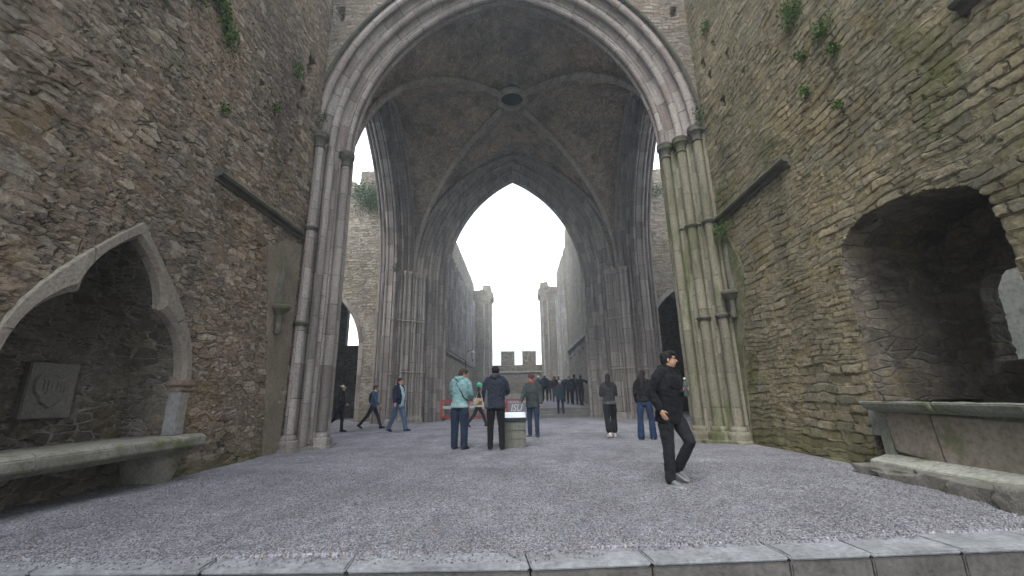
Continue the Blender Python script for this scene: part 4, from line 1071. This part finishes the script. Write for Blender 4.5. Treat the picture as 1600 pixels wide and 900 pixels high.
    # body: one continuous skin, head with face, hands with fingers
    bd = [limb([sp(.0), sp(.1), sp(.2), sp(.28), sp(.30)], [(.07*H, .045*H), (.065*H, .042*H), (.075*H, .045*H), (.07*H, .035*H), (.04*H, .03*H)], 16),
          limb([neck-upv*.03*H, neck+upv*.012*H, hc-hr @ Vector((0, .01, .05*s))], [.030*H, .0275*H, .030*H]),
          ell(HP((0, -.012, .035)), (.074*s, .094*s, .083*s), 16, 12, hr), ell(HP((0, .022, -.030)), (.058*s, .068*s, .078*s), 16, 12, hr), ell(HP((0, .048, -.085)), (.030*s, .028*s, .024*s), 12, 8, hr),
          limb([HP((0, .082, .018)), HP((0, .103, -.026))], [.010*s, .0145*s], 8),
          ell(HP((0, .083, -.058)), (.024*s, .009*s, .009*s), 10, 6, hr), limb([HP((-.035, .076, .030)), HP((0, .084, .032)), HP((.035, .076, .030))], [.009*s]*3, 8),
          ell(HP((-.076, -.008, -.008)), (.009*s, .02*s, .032*s), 8, 8, hr), ell(HP((.076, -.008, -.008)), (.009*s, .02*s, .032*s), 8, 8, hr)]
    for i, side in enumerate((-1, 1)):
        h, k, a, t = lg_[i]; bd.append(limb([pel+Vector((side*.04*H, 0, 0)), h+(k-h)*.5, k, k+(a-k)*.4, a, a-Vector((0, 0, .03*H))], [.04*H, .036*H, .026*H, .027*H, .019*H, .02*H]))
        shd, e, w, d2 = arms[i]
        bd.append(limb([shz-upv*.02*H, shd-Vector((side*.012*H, 0, .012*H)), e, w], [.024*H, .02*H, .02*H, .0155*H]))
        # hand: palm, four unequal fingers, thumb from the palm's side
        grip = o.get('grip', (0, 0))[i]
        f = d2.normalized(); acr = Vector((0, 1, 0))-f*f.y
        if acr.length < .3: acr = Vector((0, 0, 1))-f*f.z
        acr.normalize(); nrm = f.cross(acr)*(-side)          # nrm: palm side toward the body
        pc = w+f*.045*s
        bd.append(limb([w-f*.01, w+f*.03*s, w+f*.078*s], [(.024*s, .017*s), (.036*s, .016*s), (.038*s, .013*s)], 12, flat=acr))
        cl = .35+grip*1.15
        for q, (off, ln_) in enumerate(((.030, .068), (.010, .077), (-.010, .071), (-.029, .055))):
            p0 = w+f*.075*s+acr*off*s; p = p0; dd = f.copy(); ps = [p0-f*.02*s, p0]
            for seg in range(3):
                an = cl*(.35+.35*seg); dv = (f*math.cos(an*1.2)+nrm*math.sin(an*1.2)).normalized(); p = p+dv*ln_*s*(.42, .33, .25)[seg]; ps.append(p)
            bd.append(limb(ps, [.009*s, .009*s, .0085*s, .0078*s, .007*s], 8))
        t0 = w+f*.028*s+acr*.028*s; t1 = t0+(f*.6+acr*.75+nrm*(.3+.5*grip)).normalized()*.034*s; t2 = t1+(f*.85+acr*(.25-.5*grip)+nrm*(.35+.5*grip)).normalized()*.028*s
        bd.append(limb([t0, t1, t2], [.012*s, .0105*s, .008*s], 8))
    bv = .0075 if near else (.009 if vox < .02 else .014)
    body = fuse('body', bd, skin(o['skin']), root, bv, 1)
    if vox < .02:
        for sx in (-1, 1):
            MB().add(*ell(HP((sx*.029, .080, .012)), (.011*s, .007*s, .008*s), 10, 6, hr)).build('eye', plain('eye_dark', (.03, .02, .015), .3), root, smooth=True)
    # shoes
    for i, side in enumerate((-1, 1)):
        h, k, a, t = lg_[i]; fp = rad(fps[i]); R = Matrix.Rotation(fp, 3, 'X') @ Matrix.Rotation(-side*rad(7), 3, 'Z')
        def S(p): return a+R @ (Vector(p)*s)
        z0 = -ah/s
        sh_ = [limb([S((0, -.045, z0+.045)), S((0, .03, z0+.045)), S((0, .11, z0+.034)), S((0, .165, z0+.026))], [(.034*s, .040*s), (.037*s, .042*s), (.043*s, .030*s), (.034*s, .020*s)], 14), limb([a+Vector((0, -.01, .02)), S((0, -.01, z0+.06))], [.034*s, .038*s])]
        so = fuse('shoe', sh_, cloth(o['shoes']) , root, .009 if near else .014, 1)
        V = []; F = []; out = [(-.030, -.075), (.030, -.075), (.037, -.02), (.040, .05), (.046, .12), (.036, .175), (.0, .195), (-.036, .175), (-.044, .12), (-.038, .05), (-.036, -.02)]
        n = len(out)
        for zz in (z0, z0+.022): V += [S((px_, py_, zz)) for px_, py_ in out]
        F = [tuple(range(n-1, -1, -1)), tuple(range(n, 2*n))]+[(q, (q+1) % n, n+(q+1) % n, n+q) for q in range(n)]
        MB().add(V, F).build('sole', plain('sole', o.get('sole', (.05, .05, .05)), .8), so)
    # hair and hats
    hm = plain('hair', o['hair'], .6, bumps=1.0, bscale=90)
    hp_ = []
    st_ = o['hairstyle']
    if st_ != 'none':
        hp_ = [ell(HP((0, -.022, .042)), (.082*s, .098*s, .086*s), 16, 12, hr), ell(HP((0, -.055, -.005)), (.072*s, .062*s, .075*s), 16, 12, hr), ell(HP((0, .045, .088)), (.056*s, .045*s, .032*s), 12, 8, hr)]
        for sx in (-1, 1): hp_.append(ell(HP((sx*.068, -.02, .01)), (.014*s, .035*s, .045*s), 10, 8, hr))
        if st_ == 'thick': hp_ += [ell(HP((.0, .03, .095)), (.066*s, .072*s, .043*s), 14, 8, hr), ell(HP((.02, .075, .082)), (.045*s, .025*s, .025*s), 12, 8, hr)]
        if st_ == 'long': hp_ += [limb([HP((0, -.07, .02)), HP((0, -.10, -.10)), sp(.28, -.055), sp(.20, -.052), sp(.14, -.05)], [(.075*s, .05*s), (.085*s, .045*s), (.085*s, .035*s), (.07*s, .03*s), (.045*s, .02*s)], 16)]
        if st_ == 'bob': hp_ += [limb([HP((0, -.06, .02)), HP((0, -.055, -.09))], [(.088*s, .06*s), (.09*s, .055*s)], 16)]
        if o['hat'] != 'beanie' and o['hat'] != 'hood': fuse('hair', hp_, hm, root, .009 if near else .013, 1, .004, 30)
        elif st_ == 'long': fuse('hair', hp_[3:], hm, root, .012, 1)
    hatm = cloth(o.get('hatc', (.5, .5, .5)))
    if o['hat'] == 'beanie':
        fuse('beanie', [ell(HP((0, -.018, .055)), (.088*s, .104*s, .088*s), 16, 12, hr), limb([HP((0, -.02, .025)), HP((0, -.015, .055))], [(.088*s, .105*s)]*2, 18)], hatm, root, .01, 1)
    if o['hat'] == 'cap':
        fuse('cap', [ell(HP((0, -.018, .058)), (.087*s, .102*s, .075*s), 16, 12, hr), limb([HP((0, .06, .052)), HP((0, .115, .044)), HP((0, .15, .036))], [(.066*s, .008*s), (.062*s, .008*s), (.045*s, .007*s)], 14, flat=hr @ Vector((1, 0, 0)))], hatm, root, .008, 1)
    if o['hat'] == 'hood':
        fuse('hood', [ell(HP((0, -.03, .035)), (.098*s, .11*s, .105*s), 16, 12, hr), ell(HP((0, -.04, -.04)), (.095*s, .09*s, .10*s), 16, 12, hr), limb([sp(.315, -.01), HP((0, -.04, -.06))], [(.055*H, .045*H), (.05*H, .045*H)], 16)], hatm, root, .012, 2, .006)
    if o.get('glasses'):
        q = MB()
        for sx in (-1, 1):
            q.tube([HP((sx*.032+.024*math.cos(a_), .095, .012+.016*math.sin(a_))) for a_ in np.linspace(0, 2*math.pi, 15)], .0022*s, 5, cap=False)
            q.tube([HP((sx*.056, .093, .016)), HP((sx*.080, .02, .014)), HP((sx*.080, -.01, .008))], .002*s, 5)
        q.tube([HP((-.008, .098, .014)), HP((.008, .098, .014))], .002*s, 5)
        q.build('glasses', plain('frame_black', (.02, .02, .02), .3), root)
    if o.get('scarf'): fuse('scarf', [limb([sp(.315, .006), sp(.35, .008)], [(.055*H, .05*H), (.045*H, .045*H)], 14)], cloth(o['scarf']), root, .012, 1, .006, 20)
    if o.get('strap'):     # cross-body strap
        a1 = sp(.315, -.012)+Vector((o['strap']*.05*H, 0, 0))
        pts = [sp(.318, .01)+Vector((o['strap']*.06*H, 0, 0)), a1+upv*.005*H, sp(.25, -.066)+Vector((o['strap']*.02*H, 0, 0)), sp(.16, -.071)+Vector((-o['strap']*.04*H, 0, 0)), sp(.07, -.060)+Vector((-o['strap']*.088*H, 0, 0)), sp(.04, -.02)+Vector((-o['strap']*.108*H*L_, 0, 0))]
        MB().tube(pts, .013, 6).build('bag_strap', cloth((.02, .02, .025)), root, smooth=True)
    root['_arms'] = 0; del root['_arms']
    return root, dict(arms=arms, sp=sp, HP=HP, H=H)

PANEL = 1
W2 = lambda root, p: Matrix.Translation(root.location) @ Matrix.Rotation(root.rotation_euler.z, 4, 'Z') @ Vector(p)
# heading 0 faces away from the camera (+Y); +90 faces left (-X); -90 faces right (+X); 180 faces the camera
p1, i1 = person(2.0, 5.85, .01, -146, 'young man in black jacket and glasses striding right with a bottle in his hand', H=1.70, lean=6, legs=((26, 60, -30), (3, 5, 0)), arms=((-8, 12, 106, 50), (-18, 20, 44, 26)), grip=(1, 0), head=(34, 0), top=(.006, .0065, .009), pants=(.012, .013, .017), shoes=(.16, .17, .18), sole=(.35, .35, .35), skin=(.42, .25, .17), hair=(.008, .007, .007), hairstyle='thick', glasses=True, loose=1.28, wide=1.2, hem=.44, topname='jacket', vox=.011, hood=True)
def bottle(root, info, label, side=1):
    shd, e, w, d2 = info['arms'][1 if side > 0 else 0]; f = d2.normalized()
    acr = (Vector((0, 1, 0))-f*f.y).normalized(); 
    nrm = f.cross(acr)*(-side)
    c = w+f*.080+nrm*.031
    c = W2(root, c); t = thing('bottle', label, 'bottle', (c.x, c.y, c.z-.06), 0)
    gl, nt, b = newmat('bottle_glass', .15); b.inputs['Base Color'].default_value = (.10, .13, .13, 1); b.inputs['Transmission Weight'].default_value = .5
    MB().lathe([(.0, -.04), (.031, -.038), (.033, -.03), (.033, .10), (.028, .13), (.013, .165), (.013, .18)], (0, 0, 0), 16).build('bottle_body', gl, t, smooth=True)
    MB().lathe([(.0335, .03), (.0338, .031), (.0338, .09), (.0335, .091)], (0, 0, 0), 16).build('bottle_label', plain('bottle_label', (.05, .05, .06), .5), t, smooth=True)
    MB().lathe([(.015, .178), (.015, .20), (.0, .202)], (0, 0, 0), 12).build('bottle_cap', plain('bottle_cap', (.6, .6, .62), .4), t, smooth=True)
bottle(p1, i1, 'small clear bottle with dark label held upright by the man in black', -1)
person(-1.38, 9.95, .01, -18, 'man in a light teal hooded jacket with a dark shoulder strap seen from behind', H=1.80, lean=3, legs=((1, 1), (-1, 0)), arms=((16, 9, 42, 26), (12, 10, 50, 30)), head=(-48, 24), top=(.19, .33, .34), pants=(.018, .03, .055), shoes=(.06, .03, .03), hair=(.05, .03, .02), hood=True, loose=1.17, wide=1.34, strap=-1, hem=.49, hemband=(.26, .36, .37), topname='hooded_jacket', skin=(.48, .30, .22))
dk, idk = person(-.54, 9.80, .01, 2, 'tall person in a dark hooded coat and black trousers standing at the plinth', H=1.82, lean=3, legs=((2, 2), (-2, 0)), arms=((8, 12, 35, 18), (22, 14, 60, 25)), head=(0, 16), top=(.022, .027, .042), pants=(.010, .010, .012), shoes=(.012, .012, .014), hat='beanie', hatc=(.012, .013, .018), hair=(.012, .01, .01), hood=True, loose=1.26, wide=1.1, hem=.46, topname='coat')
s_ = idk['sp']; fuse('side_panel', [limb([s_(.17, -.035)+Vector((-.11*1.82, 0, 0)), s_(.05, -.04)+Vector((-.118*1.82, 0, 0)), s_(-.04, -.03)+Vector((-.112*1.82, 0, 0))], [.012, .045, .06], 12)], cloth((.075, .085, .105)), dk, .014, 1)
bn, ibn = person(-1.62, 16.9, .01, -82, 'person in a green beanie and dark striped vest walking right with a tote bag', H=1.72, lean=4, legs=((26, 6, 8), (-22, 18, -25)), arms=((-15, 6, 20, 5), (20, 6, 50, 10)), head=(0, 0), top=(.02, .022, .035), pants=(.03, .034, .045), shoes=(.02, .02, .02), hat='beanie', hatc=(.05, .48, .36), hem=.50, topname='vest', vox=.015)
for sx in (-.05, .05): MB().tube([ibn['sp'](.30, -.02*0)+Vector((sx+.08, .075, 0)), ibn['sp'](.1, 0)+Vector((sx+.05, .135, 0)), ibn['sp'](.02, 0)+Vector((sx+.05, .13, 0))], .011, 6).build('stripe', cloth((.55, .55, .58)), bn, smooth=True)
tb = thing('tote_bag', 'cream tote bag with brown print hanging beside the person in the green beanie', 'bag', (-1.55, 16.55, .78), 0)
q = MB().box(-.20, .20, -.05, .05, 0, .30, jit=.02).build('bag_body', cloth((.45, .38, .28)), tb, sub=3, rough=.02, smooth=True)
MB().tube([(-.12, -.01, .28), (-.05, -.0, .55), (.05, 0, .55), (.12, -.01, .28)], .012, 6).build('strap', cloth((.45, .40, .32)), tb, smooth=True)
MB().box(-.12, .12, -.062, -.052, .06, .2, jit=.004).build('print', cloth((.16, .10, .06)), tb)
person(.38, 12.3, .01, 158, 'man in a grey green jacket and red cap standing beside the plinth', H=1.74, lean=3, legs=((4, 3), (-3, 0)), arms=((6, 12, 12, 4), (14, 12, 30, 10)), head=(-10, 14), top=(.045, .055, .058), pants=(.03, .045, .08), shoes=(.05, .05, .06), sole=(.5, .5, .5), hat='beanie', hatc=(.10, .03, .03), hairstyle='short', loose=1.26, hem=.46, wide=1.05, scarf=(.22, .06, .06), topname='jacket')
person(-6.5, 15.6, .01, -86, 'person in a cream cap and dark navy clothes walking right before the doorway', H=1.63, lean=2, legs=((6, 3, 0), (-18, 32, -30)), arms=((-8, 8, 12, 4), (4, 8, 60, 6)), head=(0, 3), top=(.014, .014, .024), pants=(.012, .012, .018), shoes=(.012, .012, .015), hat='cap', hatc=(.62, .55, .45), hair=(.02, .015, .012), hairstyle='bob', loose=1.05, hem=.44, topname='coat', vox=.014)
dm, idm = person(-5.72, 16.8, .01, -88, 'man in a denim jacket with a small dark backpack striding right', H=1.70, lean=4, legs=((24, 4, 6), (-26, 16, -28)), arms=((-12, 6, 25, 8), (16, 6, 30, 6)), head=(4, 4), top=(.045, .09, .16), pants=(.018, .022, .035), shoes=(.015, .015, .018), hair=(.09, .045, .02), collar=(.5, .5, .5), hem=.52, wide=1.0, topname='denim_jacket', vox=.014)
sp = idm['sp']; fuse('backpack', [limb([sp(.27, -.07), sp(.15, -.085), sp(.07, -.07)], [(.06*1.7, .03*1.7), (.065*1.7, .04*1.7), (.055*1.7, .03*1.7)], 14)], cloth((.012, .012, .018)), dm, .014, 1)
person(-4.32, 15.4, .01, -112, 'heavy man in an open navy jacket over a pale blue shirt and jeans', H=1.86, lean=-2, legs=((17, 4, 4), (-15, 10, -12)), arms=((-10, 20, 8, 2), (10, 20, 12, 2)), head=(4, 2), top=(.012, .014, .038), pants=(.075, .12, .20), shoes=(.012, .012, .018), hair=(.03, .015, .012), shirt=(.30, .42, .46), loose=1.36, belly=.08, wide=1.2, hem=.50, topname='jacket', vox=.014, skin=(.55, .32, .24))
person(2.48, 11.95, .01, 8, 'woman with long dark hair in a grey top and cropped black trousers walking away', H=1.68, lean=0, legs=((-9, 10, -14), (8, 4, 3)), arms=((12, 10, 75, 30), (12, 10, 75, 30)), head=(-22, 4), top=(.028, .03, .034), pants=(.012, .012, .014), shoes=(.55, .53, .52), sole=(.5, .45, .4), hair=(.015, .01, .01), hairstyle='long', fem=True, loose=1.14, wide=1.22, crop=.24, flare=.35, hem=.50, hemband=(.07, .08, .08), topname='top')
person(3.25, 11.3, .01, -25, 'person in a black top and flared blue jeans standing just behind the striding man', H=1.74, lean=0, legs=((-3, 2), (6, 3)), arms=((4, 8, 20, 8), (14, 6, 60, 20)), head=(-12, 8), top=(.010, .010, .013), pants=(.018, .034, .078), shoes=(.5, .5, .52), hair=(.012, .01, .01), hairstyle='long', fem=True, loose=1.1, wide=1.12, flare=.5, hem=.52, legabd=5, topname='top')
# visitors up in the nave
F_ = dict(vox=.022)
person(2.18, 22.9, .17, 4, 'woman in a teal grey coat with white hat and red scarf climbing the steps', H=1.72, legs=((10, 14), (0, 2)), arms=((5, 12, 15, 6), (5, 12, 15, 6)), top=(.035, .06, .075), pants=(.03, .03, .055), hat='beanie', hatc=(.6, .6, .62), scarf=(.42, .06, .06), loose=1.28, hem=.42, topname='coat', **F_)
NV = [
 (1.42, 31.2, 10, dict(H=1.78, top=(.03, .035, .06), pants=(.02, .02, .03), hat='beanie', hatc=(.62, .62, .66), hem=.42), 'man in a long dark coat and white hat, leftmost of the nave crowd'),
 (1.72, 28.6, -6, dict(H=1.76, top=(.02, .028, .05), pants=(.012, .015, .025), hat='cap', hatc=(.6, .62, .42)), 'man in navy jacket and pale yellow cap in the nave crowd'),
 (2.06, 29.8, 12, dict(H=1.62, top=(.03, .02, .032), pants=(.035, .035, .045), hair=(.5, .45, .4), scarf=(.35, .05, .05)), 'short grey haired visitor in dark plum jacket in the nave crowd'),
 (2.30, 27.6, -14, dict(H=1.62, top=(.045, .022, .04), pants=(.07, .08, .11), hair=(.20, .08, .05), hairstyle='bob'), 'red haired woman in a maroon jacket and grey trousers in the nave crowd'),
 (2.55, 30.5, 8, dict(H=1.70, top=(.05, .055, .07), pants=(.015, .015, .02), hair=(.02, .015, .012)), 'dark haired visitor at the back of the nave crowd'),
 (2.92, 31.5, -5, dict(H=1.74, top=(.025, .025, .035), pants=(.06, .07, .1), hair=(.03, .02, .015)), 'tall visitor in black behind the woman on the steps'),
 (2.98, 27.2, -10, dict(H=1.62, top=(.03, .06, .13), pants=(.015, .02, .04), hair=(.45, .42, .38), hairstyle='bob'), 'white haired woman in a bright blue jacket beside the nave crowd'),
 (3.02, 25.9, 160, dict(H=1.60, top=(.028, .04, .05), pants=(.015, .02, .035), hair=(.06, .03, .02), arms=((10, 8, 110, 10), (30, 20, 110, 25))), 'small visitor in grey green, leftmost of the three by the right nave wall'),
 (3.28, 25.4, -20, dict(H=1.72, top=(.012, .014, .03), pants=(.012, .012, .02), hair=(.05, .03, .02), arms=((60, 20, 80, 20), (60, 25, 85, 20))), 'visitor in black raising both arms by the right nave wall'),
 (3.58, 24.9, -30, dict(H=1.70, top=(.010, .012, .022), pants=(.010, .010, .016), hair=(.03, .02, .015), arms=((20, 10, 30, 10), (60, 25, 95, 15)), legs=((14, 4), (-10, 4)), hem=.42), 'visitor in a long black coat, nearest the right nave wall'),
]
for (x, y, rz, kw, lab) in NV:
    d = dict(F_); d.update(kw); q, _ = person(x, y, .494+.24*min(1, (y-23.9)/4), rz, lab, **d); q['group'] = 'visitors standing in the nave'

# ------------------------------------------------------------------ plinth, barriers, lamp
pl = thing('information_plinth', 'short block stone plinth with a slanted dark and silver information top', 'plinth', (-.13, 10.4, 0))
for k in range(3): MB().box(-.265, .265, -.28, .28, .0+.19*k, .19*(k+1)-.004, jit=.003).build('block', M['plinth'], pl, bevel=.012)
MB().prism([(-.30, .575), (.30, .62), (.30, .76), (-.30, .655)], 'x', -.285, .285).build('top_frame', plain('dark_frame', (.02, .022, .03), .35), pl, bevel=.008)
MB().prism([(-.28, .6595), (.28, .7595), (.28, .766), (-.28, .666)], 'x', -.265, .265).build('panel', plain('panel_silver', (.50, .52, .56), .3, .2), pl)

RED = plain('barrier_red', (.45, .07, .06), .5, var=.2); WHT = plain('barrier_white', (.55, .52, .52), .5, var=.1); GRY = plain('barrier_grey', (.26, .26, .29), .5, var=.15)
def barrier(x, y, rz, label, board=False):
    t = thing('crowd_barrier', label, 'barrier', (x, y, .0), rad(rz), 'plastic barriers standing before the steps')
    w = .62; rm = RED
    for zz, hh in ((.16, .09), (.92, .08)): MB().box(-w, w, -.03, .03, zz, zz+hh).build('rail', rm, t, bevel=.01)
    for xx in (-w+.05, 0, w-.05) if not board else (-w+.05, w-.05): MB().box(xx-.05, xx+.05, -.028, .028, .255, .915).build('upright', rm, t, bevel=.01)
    for xx in (-w+.15, w-.15): MB().prism([(-.22, 0), (.22, 0), (.05, .155), (-.05, .155)], 'x', xx-.03, xx+.03).build('foot', plain('foot_dark', (.03, .03, .03), .8), t)
    MB().box(-w+.12, w-.12, -.036, -.031, .60, .72).build('reflective_band', WHT, t)
    if board:
        b = MB().box(-w+.12, w-.12, -.058, -.038, .32, .90).build('board', GRY, t)
        MB().box(-w+.18, w-.25, -.064, -.059, .84, .875).build('white_stripe', WHT, t)
        cu = bpy.data.curves.new('lettering', 'FONT'); cu.body = 'ISU'; cu.size = .46; cu.extrude = .004; cu.shear = .25; cu.offset = .004
        to = bpy.data.objects.new('tmp', cu); COL.objects.link(to)
        dg = bpy.context.evaluated_depsgraph_get(); me = bpy.data.meshes.new_from_object(to.evaluated_get(dg)); bpy.data.objects.remove(to)
        lo = link('lettering', me, plain('letter_white', (.8, .8, .8), .5), b); lo.location = (-.40, -.064, .44); lo.rotation_euler = (rad(90), 0, 0); lo.scale = (.85, 1, 1)
barrier(-3.30, 21.4, 6, 'red plastic barrier at the foot of the left far pier')
barrier(-1.95, 21.2, -4, 'red plastic barrier half hidden by the person in the green beanie')
barrier(-.05, 21.0, 2, 'red framed barrier with a grey board lettered in white above the plinth', True)

lp = thing('wall_lantern', 'small dark iron lantern on a bracket on the left nave wall', 'lantern', (-4.05, 33.0, 4.3))
MB().tube([(-.2, 0, .1), (.15, 0, .35), (.45, 0, .35)], .03, 6).build('bracket', M['trim'], lp)
MB().lathe([(.02, .35), (.2, .18), (.16, .15), (.13, -.25), (.16, -.28), (.02, -.34)], (.45, 0, 0), 6).build('lamp_head', plain('lantern_glass', (.3, .32, .33), .3), lp)
MB().tube([(.45, 0, -.3), (.45, 0, -.5)], .03, 6).tube([(-.1, 0, -.1), (-.1, 0, -2.6)], .05, 6).build('pipe', M['trim'], lp)

# ------------------------------------------------------------------ ferns, ivy and tufts growing on the masonry
def leafmat(name, a, b_):
    m, nt, b = newmat(name, .6); r = N(nt, 'NewGeometry').outputs['Random Per Island']
    L(nt, ramp(nt, r, [(0, a), (1, b_)]), b.inputs['Base Color']); b.inputs['Subsurface Weight'].default_value = .0
    return m
M['leaf'] = leafmat('leaf_green', (.035, .065, .012), (.10, .17, .035)); M['ivy'] = leafmat('ivy_leaf', (.02, .045, .012), (.06, .10, .03))
def leaves(name, pos, nrm, w, h, n, size, mat, label, cat, group=None, droop=.5, d=.16):
    V = []; F = []; nrm = Vector(nrm); side = Vector((0, 0, 1)).cross(nrm).normalized()
    cl = [(random.uniform(-1, 1), random.uniform(-1, 1)) for _ in range(max(3, n//60))] if name == 'ivy' else [(0, 0)]
    for i in range(n):
        c = random.choice(cl); a = c[0]*w/2*.7+max(-w*.4, min(w*.4, random.gauss(0, w*.2))); b_ = c[1]*h/2*.7+max(-h*.4, min(h*.4, random.gauss(0, h*.2)))
        p = side*a+Vector((0, 0, b_))+nrm*(random.random()**1.5*d*(1-min(1, abs(a)/w)))
        u = Vector((random.gauss(0, 1), random.gauss(0, 1), random.gauss(0, 1)-droop)).normalized(); v = u.cross(nrm+Vector((random.gauss(0, .4),)*3)).normalized()
        s = size*random.uniform(.6, 1.3); k = len(V)
        V += [p, p+u*s*.5+v*s*.35, p+u*s, p+u*s*.5-v*s*.35]; F.append((k, k+1, k+2, k+3))
    o = MB(); o.V = [tuple(v) for v in V]; o.F = F; me = bpy.data.meshes.new(name); me.from_pydata(o.V, [], F)
    ob = link(name, me, mat); ob.location = pos; tag(ob, label, cat, group); return ob
nL, nR = (1, 0, 0), (-1, 0, 0)
GP = 'green tufts rooted in the chancel walls'
spotsL = [(5.98, 8.42, .5, .35, 260, 'broad bright green fern clump high on the left wall'), (5.6, 8.0, .3, .22, 110, 'fern tuft just below and left of the broad fern clump'), (6.25, 8.2, .2, .4, 90, 'narrow fern tuft between the broad clump and the trailing one'), (6.45, 7.95, .25, .55, 150, 'trailing green tuft hanging below the fern clump on the left wall'), (5.0, 7.3, .18, .15, 60, 'small tuft left of the fern clump on the left wall'), (4.75, 7.55, .14, .14, 50, 'outermost small tuft near the top left corner'), (6.6, 6.45, .10, .2, 50, 'little tuft above the middle of the left wall string course'), (8.05, 7.6, .12, .2, 50, 'tuft beside a putlog hole high on the left wall'), (8.7, 9.2, .3, .4, 90, 'tuft at the ragged hollow near the top of the left wall')]
for s, z, w, h, n, lab in spotsL: leaves('fern_tuft', (XL+.03, s, z), nL, w*1.5, h*1.4, int(n*2.6), .05, M['leaf'], lab, 'fern', GP)
spotsR = [(6.3, 7.95, .4, .55, 200, 'largest mossy fern patch high on the right wall'), (5.75, 7.0, .35, .3, 110, 'ragged fern tuft below the mossy patch on the right wall'), (6.25, 6.95, .12, .16, 60, 'small round tuft high on the right wall'), (5.6, 6.5, .13, .15, 60, 'lone tuft right of the others on the right wall'), (6.35, 6.3, .12, .2, 50, 'lower tuft on the right wall above the recess'), (5.75, 5.55, .1, .15, 36, 'tiny tuft above the right recess'), (9.1, 10.6, .3, .3, 80, 'tuft high beside the right spring of the arch')]
for s, z, w, h, n, lab in spotsR: leaves('fern_tuft', (XR-.03, s, z), nR, w*1.5, h*1.4, int(n*2.6), .05, M['leaf'], lab, 'fern', GP)
leaves('ivy', (XR-.1, 9.75, 5.05), (-1, 0, .3), .8, .35, 380, .05, M['leaf'], 'ivy and moss on top of the dressed strip beside the right pier', 'ivy')
leaves('ivy', (5.0, 10.0, 8.55), (-.3, -1, 0), .3, .5, 160, .05, M['ivy'], 'dark ivy growing on the right outer capital of the near arch', 'ivy')
leaves('ivy', (-5.35, 10.0, 8.75), (.3, -1, 0), .25, .35, 130, .05, M['ivy'], 'dark ivy growing on the left outer capital of the near arch', 'ivy')
leaves('ivy', (-8.4, 21.6, 12.3), (0, -1, 0), 1.7, 1.6, 1500, .10, M['ivy'], 'ivy hanging over the top of the left transept wall', 'ivy', d=.35)
leaves('ivy', (8.0, 21.6, 12.2), (0, -1, 0), 1.9, .9, 420, .09, M['ivy'], 'thin ivy along the top of the right transept wall', 'ivy', d=.3)
leaves('ivy', (-6.0, 19.5, 7.35), (1, -.5, 0), .4, .5, 160, .06, M['ivy'], 'green sprig on the capital of the left side arch', 'ivy')

# ------------------------------------------------------------------ thin bluish volume added to imitate lens bloom round the nave opening
hz = bpy.data.materials.new('lens_veil'); hz.use_nodes = True; hn = hz.node_tree
hn.nodes.remove(hn.nodes['Principled BSDF'])
pv = hn.nodes.new('ShaderNodeVolumePrincipled'); pv.inputs['Color'].default_value = (.80, .90, 1, 1); pv.inputs['Density'].default_value = .0048; pv.inputs['Anisotropy'].default_value = .6
hn.links.new(pv.outputs[0], hn.nodes['Material Output'].inputs['Volume'])
tag(MB().box(-24, 24, -9, 60, -1.6, 22).build('lens_veil', hz), 'thin bluish volume imitating lens glow towards the open nave', None, None, 'stuff')
